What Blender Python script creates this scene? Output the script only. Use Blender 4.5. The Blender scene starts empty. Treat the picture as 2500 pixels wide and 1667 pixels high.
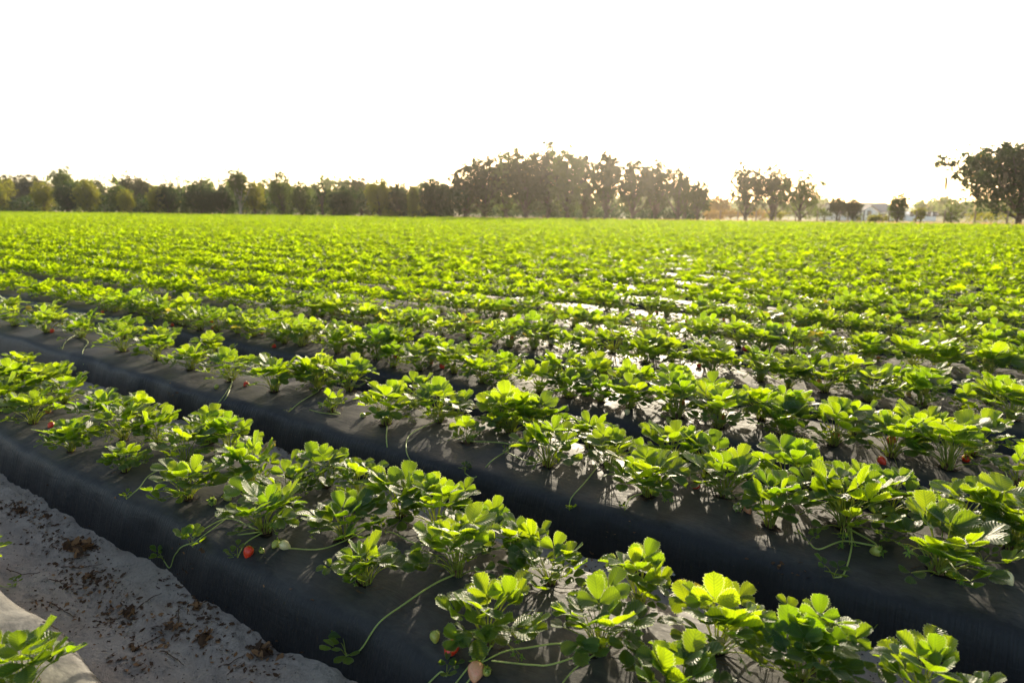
import bpy, math, random
import numpy as np
from mathutils import Vector, Matrix

PI = math.pi
R = math.radians
rng = np.random.default_rng(7)
random.seed(7)
sc = bpy.context.scene
COL = sc.collection

# ------------------------------------------------------------------ camera frame
# rows of beds run along world X; Y counts the beds away from the camera
PHI = R(11.25)          # downward pitch
THETA = R(53.82)        # angle between the view and the rows
CZ = 1.545
FPX = 1666.7            # focal length in pixels of a 2500 px wide picture
Fh = np.array([-math.sin(R(90) - (R(90) - THETA)) * 0 - math.cos(THETA), math.sin(THETA), 0.0])
Rt = np.array([math.sin(THETA), math.cos(THETA), 0.0])
F3 = np.array([Fh[0] * math.cos(PHI), Fh[1] * math.cos(PHI), -math.sin(PHI)])
U3 = np.array([Fh[0] * math.sin(PHI), Fh[1] * math.sin(PHI), math.cos(PHI)])
CAM = np.array([0, 0, CZ])


def ray(px, py):
    d = F3 + Rt * ((px - 1250) / FPX) + U3 * (-(py - 833.5) / FPX)
    return d / np.linalg.norm(d)


def project(P):
    v = np.asarray(P) - CAM
    z = v @ F3
    return 1250 + FPX * (v @ Rt) / z, 833.5 - FPX * (v @ U3) / z, z


# ------------------------------------------------------------------ smooth noise built from sines
class Wob:
    def __init__(s, seed, n, fmin, fmax, dim=1):
        g = np.random.default_rng(seed)
        s.f = np.exp(g.uniform(math.log(fmin), math.log(fmax), n)) * 2 * PI
        s.a = (fmin * 2 * PI / s.f) ** 0.6
        s.a = s.a / np.sqrt((s.a ** 2).sum())
        s.p = g.uniform(0, 2 * PI, n)
        s.t = g.uniform(0, 2 * PI, n)
        s.dim = dim

    def __call__(s, x, y=None):
        x = np.asarray(x, float)
        r = np.zeros_like(x) if y is None else np.zeros(np.broadcast(x, y).shape)
        for f, a, p, t in zip(s.f, s.a, s.p, s.t):
            if y is None:
                r = r + a * np.sin(x * f + p)
            else:
                r = r + a * np.sin((x * math.cos(t) + y * math.sin(t)) * f + p)
        return r


# ------------------------------------------------------------------ beds and ground
PITCH = 1.22
BW = 0.66
Y1 = 1.366
NBED = 42
prof_r = np.array([-.100, -.086, -.068, -.053, -.042, -.030, -.014, .004, .028, .06, .11, .18, .26, .33])
prof_z = np.array([-.04, .015, .085, .138, .166, .186, .1990, .2060, .2105, .2135, .2170, .2215, .2255, .227])
PR = np.concatenate([prof_r, BW - prof_r[-2::-1]])
PZ = np.concatenate([prof_z, prof_z[-2::-1]])
W1 = [Wob(100 + k, 7, .25, 2.2) for k in range(NBED + 1)]
W2 = [Wob(200 + k, 7, .25, 2.2) for k in range(NBED + 1)]
W3 = [Wob(300 + k, 8, .5, 4.5) for k in range(NBED + 1)]


def bed_front(k):
    return Y1 + PITCH * (k - 1) - (0.115 if k == 0 else 0)


def bed_z(k, x, y):
    yf = bed_front(k) + 0.016 * W1[k](x)
    wd = BW + 0.016 * W2[k](x)
    r = (y - yf) / wd * BW
    z = np.interp(r, PR, PZ, left=-.3, right=-.3)
    return z * (1 + .03 * W3[k](x))


G1 = Wob(11, 10, .4, 3, 2)
G2 = Wob(12, 14, 3, 14, 2)
G4 = Wob(14, 16, 9, 30, 2)
G3 = Wob(13, 6, .02, .08, 2)


def ground_base(x, y):
    # gentle fall of the land beyond the field
    x = np.asarray(x, float)
    y = np.asarray(y, float)
    t = np.clip((y - 56) / 90, 0, 1)
    t2 = np.clip((y - 56) / 500, 0, 1)
    return -1.35 * t * t * (3 - 2 * t) - 1.2 * t2


def ground_z(x, y):
    near = np.clip((9 - y) / 4, 0, 1)
    fur = (y - (Y1 - 0.115 - 0.22)) / PITCH
    c = np.cos(2 * PI * fur)  # 1 in the furrow's middle
    z = ground_base(x, y) + np.where(y < 54, -.012 * c, 0)
    z = z + near * (.013 * G1(x, y) + .0075 * G2(x, y) + .0038 * G4(x, y))
    # two shallow wheel tracks pressed into the furrow
    z = z - near * .018 * np.exp(-((fur - np.round(fur)) * PITCH / .045) ** 4)
    return z


def surf(x, y):
    z = float(ground_z(np.array(x), np.array(y)))
    k = int(round((y - Y1 - BW / 2) / PITCH)) + 1
    if 0 <= k <= NBED:
        z = max(z, float(bed_z(k, np.array(x), np.array(y))))
    return z


def hit(px, py, lift=0.0):
    d = ray(px, py)
    t = .5
    pt = t
    while t < 80:
        p = CAM + d * t
        if p[2] - lift < surf(p[0], p[1]):
            a, b = pt, t
            for _ in range(18):
                m = (a + b) / 2
                p = CAM + d * m
                if p[2] - lift < surf(p[0], p[1]):
                    b = m
                else:
                    a = m
            return CAM + d * b
        pt = t
        t += .02 + t * .004
    return CAM + d * t


# ------------------------------------------------------------------ mesh helpers
def mesh_np(name, V, Q, mats, attrs=None, smooth=True, midx=None):
    """V (n,3), Q (m,4) quads; attrs = {name: (n,) or (n,3)}"""
    V = np.ascontiguousarray(V, dtype=np.float32)
    Q = np.ascontiguousarray(Q, dtype=np.int32)
    me = bpy.data.meshes.new(name)
    me.vertices.add(len(V))
    me.vertices.foreach_set('co', V.ravel())
    me.loops.add(Q.size)
    me.loops.foreach_set('vertex_index', Q.ravel())
    me.polygons.add(len(Q))
    me.polygons.foreach_set('loop_start', np.arange(0, Q.size, 4, dtype=np.int32))
    me.polygons.foreach_set('use_smooth', np.full(len(Q), smooth, dtype=bool))
    for m in mats:
        me.materials.append(m)
    if midx is not None:
        me.polygons.foreach_set('material_index', np.ascontiguousarray(midx, dtype=np.int32))
    if attrs:
        for k, a in attrs.items():
            a = np.ascontiguousarray(a, dtype=np.float32)
            if a.ndim == 1:
                t = me.attributes.new(k, 'FLOAT', 'POINT')
                t.data.foreach_set('value', a)
            else:
                t = me.attributes.new(k, 'FLOAT_VECTOR', 'POINT')
                t.data.foreach_set('vector', a.ravel())
    me.update(calc_edges=True)
    return me


class Buf:
    """gathers quads with a random number and a leaf coordinate per vertex"""

    def __init__(s):
        s.V, s.Q, s.r, s.c, s.m = [], [], [], [], []
        s.n = 0

    def add(s, V, Q, rnd=0.5, lc=None, mat=0):
        V = np.asarray(V, float)
        Q = np.asarray(Q, int)
        s.V.append(V)
        s.Q.append(Q + s.n)
        s.r.append(np.full(len(V), rnd) if np.isscalar(rnd) else rnd)
        s.c.append(np.zeros((len(V), 3)) if lc is None else lc)
        s.m.append(np.full(len(Q), mat))
        s.n += len(V)

    def arrays(s):
        return (np.concatenate(s.V), np.concatenate(s.Q), np.concatenate(s.r), np.concatenate(s.c), np.concatenate(s.m))

    def mesh(s, name, mats, smooth=True):
        V, Q, r, c, m = s.arrays()
        return mesh_np(name, V, Q, mats, {'rnd': r, 'lc': c}, smooth, m)


def nrm(v):
    v = np.asarray(v, float)
    return v / (np.linalg.norm(v) + 1e-12)


def bez(p0, p1, p2, n):
    t = np.linspace(0, 1, n)[:, None]
    return (1 - t) ** 2 * np.asarray(p0) + 2 * t * (1 - t) * np.asarray(p1) + t * t * np.asarray(p2)


def catmull(P, per):
    P = np.asarray(P, float)
    P = np.vstack([2 * P[0] - P[1], P, 2 * P[-1] - P[-2]])
    out = []
    for i in range(1, len(P) - 2):
        for j in range(per):
            t = j / per
            a, b, c, d = P[i - 1], P[i], P[i + 1], P[i + 2]
            out.append(.5 * (2 * b + (c - a) * t + (2 * a - 5 * b + 4 * c - d) * t * t + (3 * b - a - 3 * c + d) * t ** 3))
    out.append(P[-2])
    return np.array(out)


def tube(P, rad, sides=5):
    P = np.asarray(P, float)
    n = len(P)
    rad = np.broadcast_to(np.asarray(rad, float), (n,))
    T = np.gradient(P, axis=0)
    T /= np.linalg.norm(T, axis=1)[:, None] + 1e-12
    ref = np.array([0, 0, 1.0]) if abs(T[:, 2]).mean() < .8 else np.array([1.0, 0, 0])
    A = np.cross(T, ref)
    A /= np.linalg.norm(A, axis=1)[:, None] + 1e-9
    B = np.cross(T, A)
    an = np.linspace(0, 2 * PI, sides, endpoint=False)
    V = P[:, None, :] + rad[:, None, None] * (np.cos(an)[None, :, None] * A[:, None, :] + np.sin(an)[None, :, None] * B[:, None, :])
    V = V.reshape(-1, 3)
    Q = []
    for i in range(n - 1):
        for j in range(sides):
            j2 = (j + 1) % sides
            Q.append((i * sides + j, i * sides + j2, (i + 1) * sides + j2, (i + 1) * sides + j))
    # end cap (degenerate-free quads fan for even/odd sides)
    if sides == 4:
        Q.append(((n - 1) * 4, (n - 1) * 4 + 1, (n - 1) * 4 + 2, (n - 1) * 4 + 3))
    return V, np.array(Q)


def box_vq(x0, x1, y0, y1, z0, z1):
    V = np.array([(x, y, z) for z in (z0, z1) for y in (y0, y1) for x in (x0, x1)], float)
    Q = np.array([(0, 2, 3, 1), (4, 5, 7, 6), (0, 1, 5, 4), (2, 6, 7, 3), (0, 4, 6, 2), (1, 3, 7, 5)])
    return V, Q


# ------------------------------------------------------------------ materials
def mat(name):
    m = bpy.data.materials.new(name)
    m.use_nodes = True
    nt = m.node_tree
    nt.nodes.clear()
    out = nt.nodes.new('ShaderNodeOutputMaterial')
    return m, nt, out


class N:
    def __init__(s, nt):
        s.nt = nt

    def node(s, t, **kw):
        n = s.nt.nodes.new(t)
        for k, v in kw.items():
            if k.startswith('_'):
                setattr(n, k[1:], v)
        return n

    def lk(s, a, b):
        s.nt.links.new(a, b)

    def val(s, sock, v):
        if hasattr(v, 'links') or isinstance(v, bpy.types.NodeSocket):
            s.lk(v, sock)
        else:
            sock.default_value = v

    def math(s, op, a, b=0.0, c=None, clamp=False):
        n = s.nt.nodes.new('ShaderNodeMath')
        n.operation = op
        n.use_clamp = clamp
        s.val(n.inputs[0], a)
        s.val(n.inputs[1], b)
        if c is not None:
            s.val(n.inputs[2], c)
        return n.outputs[0]

    def mix(s, f, a, b):
        n = s.nt.nodes.new('ShaderNodeMix')
        n.data_type = 'RGBA'
        s.val(n.inputs[0], f)
        s.val(n.inputs[6], a if isinstance(a, bpy.types.NodeSocket) else (*a, 1))
        s.val(n.inputs[7], b if isinstance(b, bpy.types.NodeSocket) else (*b, 1))
        return n.outputs[2]

    def noise(s, vec, scale, detail=3, rough=.5, dist=0):
        n = s.nt.nodes.new('ShaderNodeTexNoise')
        if vec is not None:
            s.lk(vec, n.inputs['Vector'])
        n.inputs['Scale'].default_value = scale
        n.inputs['Detail'].default_value = detail
        n.inputs['Roughness'].default_value = rough
        n.inputs['Distortion'].default_value = dist
        return n.outputs['Fac']

    def ramp(s, f, lo, hi):
        n = s.nt.nodes.new('ShaderNodeMapRange')
        n.interpolation_type = 'SMOOTHSTEP'
        s.val(n.inputs[0], f)
        n.inputs[1].default_value = lo
        n.inputs[2].default_value = hi
        return n.outputs[0]

    def scale(s, vec, sx, sy, sz):
        n = s.nt.nodes.new('ShaderNodeMapping')
        s.lk(vec, n.inputs[0])
        n.inputs['Scale'].default_value = (sx, sy, sz)
        return n.outputs[0]

    def attr(s, name):
        n = s.nt.nodes.new('ShaderNodeAttribute')
        n.attribute_name = name
        return n

    def bump(s, h, strength, dist, normal=None):
        n = s.nt.nodes.new('ShaderNodeBump')
        n.inputs['Strength'].default_value = strength
        n.inputs['Distance'].default_value = dist
        s.lk(h, n.inputs['Height'])
        if normal is not None:
            s.lk(normal, n.inputs['Normal'])
        return n.outputs[0]

    def pbsdf(s, col, rough=.5, spec=.5, normal=None, **kw):
        n = s.nt.nodes.new('ShaderNodeBsdfPrincipled')
        s.val(n.inputs['Base Color'], col if isinstance(col, bpy.types.NodeSocket) else (*col, 1))
        s.val(n.inputs['Roughness'], rough)
        s.val(n.inputs['Specular IOR Level'], spec)
        for k, v in kw.items():
            s.val(n.inputs[k], v)
        if normal is not None:
            s.lk(normal, n.inputs['Normal'])
        return n.outputs[0]


def leaf_material(name, dark, light, trans_a, trans_b, fac=.5, rough=.42, spec=.45, veins=True):
    m, nt, out = mat(name)
    n = N(nt)
    r = n.attr('rnd').outputs['Fac']
    oi = nt.nodes.new('ShaderNodeObjectInfo').outputs['Random']
    rr = n.math('MULTIPLY_ADD', oi, .35, n.math('MULTIPLY', r, .65))
    col = n.mix(rr, dark, light)
    tcol = n.mix(rr, trans_a, trans_b)
    old = n.ramp(r, .985, .998)
    col = n.mix(n.math('MULTIPLY', old, .7), col, (.20, .15, .03))
    tcol = n.mix(n.math('MULTIPLY', old, .7), tcol, (.62, .40, .03))
    normal = None
    if veins:
        oc = nt.nodes.new('ShaderNodeTexCoord').outputs['Object']
        blot = n.ramp(n.noise(oc, 34, 4, .6), .35, .7)
        col = n.mix(n.math('MULTIPLY', blot, .4), col, tuple(x * .55 for x in dark))
        spots = n.ramp(n.noise(oc, 130, 2, .5), .74, .80)
        col = n.mix(n.math('MULTIPLY', spots, .5), col, (.14, .08, .03))
        lc = n.attr('lc').outputs['Vector']
        sep = nt.nodes.new('ShaderNodeSeparateXYZ')
        n.lk(lc, sep.inputs[0])
        au = n.math('ABSOLUTE', sep.outputs[0])
        # side veins slant from the midrib up to the margin
        ph = n.math('SUBTRACT', sep.outputs[1], n.math('MULTIPLY', au, .32))
        w = n.math('SINE', n.math('MULTIPLY', ph, 2 * PI * 8.0))
        vein = n.ramp(w, .45, 1.0)
        mid = n.ramp(au, .09, .0)
        vv = n.math('MAXIMUM', vein, mid)
        col = n.mix(n.math('MULTIPLY', vv, .35), col, tuple(min(1, c * 2.0 + .02) for c in light))
        tcol = n.mix(n.math('MULTIPLY', vv, .55), tcol, tuple(c * .45 for c in trans_a))
        # pale toothed margin: fine hairs and the rim light on them, painted in
        edge = n.ramp(au, .90, 1.0)
        col = n.mix(n.math('MULTIPLY', edge, .6), col, (.30, .36, .20))
        tcol = n.mix(n.math('MULTIPLY', edge, .75), tcol, (.80, .88, .45))
        normal = n.bump(w, .55, .0016)
    p = n.pbsdf(col, rough, spec, normal)
    t = nt.nodes.new('ShaderNodeBsdfTranslucent')
    n.lk(tcol, t.inputs['Color'])
    mx = nt.nodes.new('ShaderNodeMixShader')
    mx.inputs[0].default_value = fac
    n.lk(p, mx.inputs[1])
    n.lk(t.outputs[0], mx.inputs[2])
    n.lk(mx.outputs[0], out.inputs[0])
    return m


M = {}
M['leaf'] = leaf_material('strawberry_leaf', (.017, .058, .012), (.044, .105, .015), (.23, .42, .004), (.56, .70, .006), .54, .44, .5)
M['leaf_far'] = leaf_material('strawberry_leaf_far', (.017, .060, .008), (.048, .112, .011), (.26, .46, .003), (.57, .70, .005), .58, .55, .3, veins=False)


def simple(name, col, rough=.6, spec=.4, trans=None, fac=.3, var=0.0, nscale=20, bump=0.0):
    m, nt, out = mat(name)
    n = N(nt)
    tc = nt.nodes.new('ShaderNodeTexCoord').outputs['Object']
    f = n.noise(tc, nscale, 4, .6)
    c = n.mix(f, tuple(x * (1 - var) for x in col), tuple(min(1, x * (1 + var)) for x in col))
    nb = n.bump(f, bump, .01) if bump else None
    p = n.pbsdf(c, rough, spec, nb)
    if trans:
        t = nt.nodes.new('ShaderNodeBsdfTranslucent')
        t.inputs['Color'].default_value = (*trans, 1)
        mx = nt.nodes.new('ShaderNodeMixShader')
        mx.inputs[0].default_value = fac
        n.lk(p, mx.inputs[1])
        n.lk(t.outputs[0], mx.inputs[2])
        n.lk(mx.outputs[0], out.inputs[0])
    else:
        n.lk(p, out.inputs[0])
    return m


M['stem'] = simple('leaf_stalk', (.22, .27, .055), .45, .4, (.62, .66, .10), .45, .3, 60)
M['runner'] = simple('runner_stalk', (.42, .50, .13), .42, .5, (.55, .62, .14), .3, .3, 30)
M['crown'] = simple('plant_crown', (.10, .055, .025), .9, .2, None, 0, .5, 120, .5)
M['hole'] = simple('dark_soil_hole', (.018, .013, .010), 1.0, .05, None, 0, .4, 90)
M['calyx'] = simple('green_sepal', (.09, .19, .03), .5, .4, (.45, .62, .05), .5, .3, 60)
M['petal'] = simple('white_petal', (.80, .80, .74), .6, .3, (.8, .8, .7), .5, .05, 60)
M['stamen'] = simple('yellow_flower_centre', (.65, .42, .05), .7, .3, None, 0, .2, 200, .4)


def berry_mat(name, a, b, seed):
    m, nt, out = mat(name)
    n = N(nt)
    tc = nt.nodes.new('ShaderNodeTexCoord').outputs['Object']
    v = nt.nodes.new('ShaderNodeTexVoronoi')
    v.inputs['Scale'].default_value = 260
    n.lk(tc, v.inputs['Vector'])
    spot = n.ramp(v.outputs['Distance'], .32, .18)
    f = n.noise(tc, 50, 2)
    c = n.mix(f, a, b)
    c = n.mix(n.math('MULTIPLY', spot, .8), c, seed)
    nb = n.bump(n.math('SUBTRACT', 1, spot), .6, .0012)
    n.lk(n.pbsdf(c, .28, .5, nb, **{'Subsurface Weight': .15, 'Subsurface Scale': .004}), out.inputs[0])
    return m


M['red'] = berry_mat('ripe_berry_skin', (.62, .012, .008), (.78, .05, .015), (.70, .35, .06))
M['pink'] = berry_mat('turning_berry_skin', (.70, .22, .12), (.75, .42, .22), (.35, .20, .05))
M['white'] = berry_mat('unripe_berry_skin', (.66, .56, .26), (.74, .62, .32), (.22, .18, .05))
M['green'] = berry_mat('green_berry_skin', (.32, .36, .06), (.44, .42, .08), (.12, .14, .03))


def plastic_material(name='black_plastic_mulch', dusty=(.090, .087, .077)):
    m, nt, out = mat(name)
    n = N(nt)
    geo = nt.nodes.new('ShaderNodeNewGeometry')
    tc = nt.nodes.new('ShaderNodeTexCoord').outputs['Object']
    sep = nt.nodes.new('ShaderNodeSeparateXYZ')
    n.lk(geo.outputs['Normal'], sep.inputs[0])
    up = n.ramp(sep.outputs[2], .55, .97)
    d1 = n.noise(tc, 3.2, 6, .62, .6)
    d2 = n.noise(n.scale(tc, 1, 2.4, 1), 13, 6, .7, .8)
    fine = n.noise(tc, 220, 2, .6)
    dust = n.math('MULTIPLY', up, n.math('ADD', n.math('MULTIPLY', n.ramp(d1, .25, .75), .6), n.math('MULTIPLY', n.ramp(d2, .3, .8), .5)))
    speck = n.ramp(n.noise(tc, 420, 1, .5), .70, .78)
    col = n.mix(n.math('MULTIPLY', dust, .75), (.0165, .0160, .0160), dusty)
    streak = n.noise(n.scale(tc, 90, 6, 5), 1.0, 4, .6)
    sidem = n.math('SUBTRACT', 1, up)
    sd = n.math('MULTIPLY', sidem, n.ramp(streak, .52, .85))
    col = n.mix(n.math('MULTIPLY', sd, .35), col, (.05, .047, .042))
    col = n.mix(n.math('MULTIPLY', speck, .22), col, (.16, .15, .13))
    # wrinkles of stretched film
    wr = n.noise(n.scale(tc, 2.2, 9, 9), 2.2, 5, .55, 1.5)
    wr2 = n.noise(tc, 22, 4, .55, .4)
    wr3 = n.noise(n.scale(tc, 14, 3, 3), 2.0, 3, .5, .8)
    h = n.math('ADD', n.math('MULTIPLY', wr, .30), n.math('ADD', n.math('MULTIPLY', wr2, .26), n.math('MULTIPLY', wr3, .22)))
    nb = n.bump(h, .30, .025)
    nb = n.bump(n.math('MULTIPLY', streak, sidem), .5, .012, nb)
    nb = n.bump(fine, .15, .002, nb)
    rough = n.math('MULTIPLY_ADD', dust, .30, n.math('MULTIPLY_ADD', fine, .10, .43))
    spec = n.math('MULTIPLY_ADD', up, -.16, .28)
    n.lk(n.pbsdf(col, rough, spec, nb), out.inputs[0])
    return m


def ground_material():
    m, nt, out = mat('sandy_ground')
    n = N(nt)
    tc = nt.nodes.new('ShaderNodeTexCoord').outputs['Object']
    sep = nt.nodes.new('ShaderNodeSeparateXYZ')
    n.lk(tc, sep.inputs[0])
    a = n.noise(tc, 5, 6, .65, .3)
    b = n.noise(tc, 60, 5, .7)
    c = n.noise(tc, 320, 3, .7)
    col = n.mix(n.ramp(a, .3, .7), (.58, .455, .36), (.76, .63, .51))
    col = n.mix(n.math('MULTIPLY', n.ramp(b, .56, .70), .45), col, (.12, .09, .07))  # dark specks painted in as the shade of small pits in the sand
    col = n.mix(n.math('MULTIPLY', n.ramp(c, .6, .8), .5), col, (.66, .60, .53))
    # damp crumbs of organic soil
    org = n.ramp(n.noise(tc, 26, 5, .75, .5), .56, .66)
    col = n.mix(n.math('MULTIPLY', org, .35), col, (.07, .045, .030))
    # past the last bed the soil is covered by dry pasture
    far = n.ramp(sep.outputs[1], 52.5, 54.5)
    g1 = n.noise(tc, .35, 5, .6)
    g2 = n.noise(tc, 6, 4, .7)
    grass = n.mix(n.ramp(g1, .3, .7), (.40, .30, .13), (.30, .27, .10))
    grass = n.mix(n.math('MULTIPLY', g2, .5), grass, (.20, .17, .06))
    deep = n.ramp(sep.outputs[1], 120, 260)
    grass = n.mix(deep, grass, (.10, .13, .05))
    col = n.mix(far, col, grass)
    h = n.math('ADD', n.math('MULTIPLY', b, .5), n.math('ADD', n.math('MULTIPLY', c, .22), n.math('MULTIPLY', a, .8)))
    nb = n.bump(h, 1.0, .07)
    n.lk(n.pbsdf(col, .95, .15, nb), out.inputs[0])
    return m


M['plastic'] = plastic_material()
M['pale_plastic'] = plastic_material('pale_plastic_mulch', (.42, .40, .34))  # corner bed film, its top much paler than on the other beds
M['ground'] = ground_material()
M['litter'] = simple('dry_leaf_brown', (.085, .048, .026), .85, .2, (.20, .10, .04), .2, .7, 25, .4)
M['litter2'] = simple('dry_leaf_tan', (.27, .14, .06), .8, .2, (.40, .2, .08), .2, .4, 30, .4)
M['twig'] = simple('dry_runner_brown', (.10, .055, .030), .9, .2, None, 0, .4, 40)
M['bark'] = simple('oak_bark', (.085, .068, .052), .95, .1, None, 0, .5, 6, .7)
M['pale_bark'] = simple('pale_bark', (.36, .30, .23), .9, .1, None, 0, .4, 6, .5)
M['moss'] = simple('grey_hanging_moss', (.20, .19, .12), .95, .1, (.5, .42, .22), .4, .3, 4)
M['wall'] = simple('white_render_wall', (.88, .87, .84), .7, .3, None, 0, .06, 2)
M['roof'] = simple('grey_shingle_roof', (.33, .30, .28), .8, .2, None, 0, .15, 5)
M['dark'] = simple('dark_door_panel', (.04, .04, .045), .4, .5, None, 0, .2, 3)
M['trim'] = simple('white_trim', (.8, .8, .78), .5, .3, None, 0, .03, 3)
M['post'] = simple('weathered_fence_wood', (.22, .17, .12), .9, .1, None, 0, .4, 12, .4)
M['wire'] = simple('galvanised_wire', (.35, .34, .32), .5, .5, None, 0, .1, 10)
M['drygrass'] = simple('dry_grass_blade', (.42, .31, .12), .8, .2, (.6, .42, .14), .4, .35, 3)


def tree_leaf(name, a, b, t, fac=.4):
    return leaf_material(name, a, b, tuple(x * .8 for x in t), t, fac, .7, .15, veins=False)


M['t_oak'] = tree_leaf('oak_foliage', (.022, .034, .012), (.045, .058, .017), (.12, .15, .025), .36)
M['t_dark'] = tree_leaf('dark_foliage', (.012, .026, .009), (.028, .048, .013), (.07, .13, .02), .35)
M['t_olive'] = tree_leaf('olive_foliage', (.036, .058, .013), (.072, .098, .018), (.19, .27, .03), .42)
M['t_yellow'] = tree_leaf('yellow_green_foliage', (.10, .12, .016), (.17, .17, .02), (.42, .42, .03), .45)
M['t_grey'] = tree_leaf('grey_foliage', (.045, .050, .028), (.080, .082, .045), (.16, .16, .07), .38)
M['t_amber'] = tree_leaf('amber_foliage', (.15, .10, .03), (.24, .15, .045), (.5, .32, .08), .45)


# ------------------------------------------------------------------ object helpers
def link(name, me, parent=None, loc=None):
    o = bpy.data.objects.new(name, me)
    COL.objects.link(o)
    if loc is not None:
        o.location = loc
    if parent is not None:
        o.parent = parent
    return o


def tag(o, label=None, cat=None, group=None, kind=None):
    if label:
        o['label'] = label
    if cat:
        o['category'] = cat
    if group:
        o['group'] = group
    if kind:
        o['kind'] = kind
    return o


def empty(name, loc, rz=0.0, s=1.0):
    o = bpy.data.objects.new(name, None)
    o.empty_display_size = .1
    COL.objects.link(o)
    o.location = loc
    o.rotation_euler = (0, 0, rz)
    o.scale = (s, s, s)
    return o


# ------------------------------------------------------------------ ground sheet
def stretched(lo, hi, fine, segs):
    """segs: list of (start, end, step)"""
    out = [lo]
    for a, b, st in segs:
        n = max(1, int(round((b - a) / st)))
        out += list(np.linspace(a, b, n + 1)[:-1])
    out.append(hi)
    return np.unique(np.array(out))


gx = stretched(-3000, 3000, 0, [(-3000, -400, 650), (-400, -60, 20), (-60, -12, 2), (-12, -5, .15), (-5, 1.2, .016), (1.2, 8, .4), (8, 200, 12), (200, 3000, 560)])
gy = stretched(-200, 3200, 0, [(-200, -5, 40), (-5, .6, .4), (.6, 1.4, .012), (1.4, 2.0, .1), (2.0, 2.6, .02), (2.6, 3.0, .05), (3.0, 6.5, .05), (6.5, 10, .2), (10, 54, 1.0), (54, 160, 4), (160, 700, 30), (700, 3200, 300)])
GX, GY = np.meshgrid(gx, gy)
GZ = ground_z(GX, GY)
GZ = GZ + np.clip((3.5 - GY) / 1.5, 0, 1) * (GX > -5) * rng.normal(0, .0011, GZ.shape)
V = np.stack([GX, GY, GZ], -1).reshape(-1, 3)
nx, ny = len(gx), len(gy)
I = np.arange(nx * ny).reshape(ny, nx)
Q = np.stack([I[:-1, :-1], I[:-1, 1:], I[1:, 1:], I[1:, :-1]], -1).reshape(-1, 4)
tag(link('ground', mesh_np('ground', V, Q, [M['ground']])), 'pale grey sandy soil between the beds running into dry pasture', kind='structure')

# ------------------------------------------------------------------ plastic covered beds
def bed_xs(k):
    y = bed_front(k) + .3
    lo = -(3.35 * max(y, 1.2) + 2.5)
    hi = 1.4 if k < 3 else 2.0
    step = .03 if k <= 2 else (.05 if k <= 4 else (.12 if k < 9 else .5))
    cut = max(lo, -7.0 if k <= 4 else lo)
    a = np.arange(hi, cut, -step)
    if cut > lo:
        a = np.concatenate([a, np.arange(cut, lo, -.2)])
    return a[::-1]


ordw = ['zeroth', 'first', 'second', 'third', 'fourth', 'fifth', 'sixth', 'seventh', 'eighth', 'ninth', 'tenth', 'eleventh', 'twelfth', 'thirteenth',
        'fourteenth', 'fifteenth', 'sixteenth', 'seventeenth', 'eighteenth', 'nineteenth', 'twentieth']
tens = {2: 'twenty', 3: 'thirty', 4: 'forty', 5: 'fifty'}


def ordinal(i):
    if i <= 20:
        return ordw[i]
    t, u = divmod(i, 10)
    if u == 0:
        return {30: 'thirtieth', 40: 'fortieth', 50: 'fiftieth'}[i]
    return tens[t] + '-' + ordw[u]


def pack_rows(k):
    return PR


for k in range(0, NBED + 1):
    xs = bed_xs(k)
    rr = PR if k < 9 else PR[[0, 2, 5, 8, 13, 18, 21, 24, 26]]
    yf = bed_front(k) + 0.016 * W1[k](xs)
    wd = BW + 0.016 * W2[k](xs)
    Y = yf[:, None] + rr[None, :] / BW * wd[:, None]
    X = np.repeat(xs[:, None], len(rr), 1)
    Z = np.interp(rr, PR, PZ)[None, :] * (1 + .03 * W3[k](xs))[:, None]
    if k < 5:
        Z = Z + .0025 * G2(X, Y) * (Z > .12)
        Y = Y + .004 * Wob(900 + k, 8, 1.5, 9)(xs)[:, None] * (Z < .15)
    V = np.stack([X, Y, Z], -1).reshape(-1, 3)
    I = np.arange(len(V)).reshape(len(xs), len(rr))
    Q = np.stack([I[:-1, :-1], I[1:, :-1], I[1:, 1:], I[:-1, 1:]], -1).reshape(-1, 4)
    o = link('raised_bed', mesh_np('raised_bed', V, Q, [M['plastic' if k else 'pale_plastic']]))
    tag(o, kind='structure')
    if k == 0:
        o['label'] = 'pale plastic covered bed cut off by the lower left corner'
    else:
        o['label'] = 'black plastic covered raised bed, %s full bed from the camera' % ordinal(k)

# ------------------------------------------------------------------ strawberry leaf template
def leaflet_template(rows, cols, teeth=True):
    """local: x across (width), y along (length 0..1), z up; returns V, Q, coords"""
    v = np.linspace(0, 1, rows)
    w = (np.clip(v, 0, 1) ** .62) * (np.clip(1 - v ** 3.4, 0, 1) ** .55) * .60
    w[0] = .015
    w[-1] = .05
    u = np.linspace(-1, 1, cols)
    V, C = [], []
    for i in range(rows):
        for j in range(cols):
            uu = u[j]
            ww = w[i]
            vv = v[i]
            e = abs(uu) > .99
            if teeth and e and i > 2:
                if i % 2 == 0:
                    ww = ww * 1.13
                    vv = vv + .030
                else:
                    ww = ww * .93
                    vv = vv - .006
            if i == rows - 1 and teeth:
                vv = v[i] + .0 - .035 * abs(uu) ** 2
            V.append((uu * ww, vv, 0))
            C.append((uu, v[i], 0))
    Q = []
    for i in range(rows - 1):
        for j in range(cols - 1):
            a = i * cols + j
            Q.append((a, a + 1, a + cols + 1, a + cols))
    return np.array(V, float), np.array(Q), np.array(C, float)


T_HI = leaflet_template(17, 7)
T_MID = leaflet_template(7, 5, False)
T_LOW = leaflet_template(3, 3, False)


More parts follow.
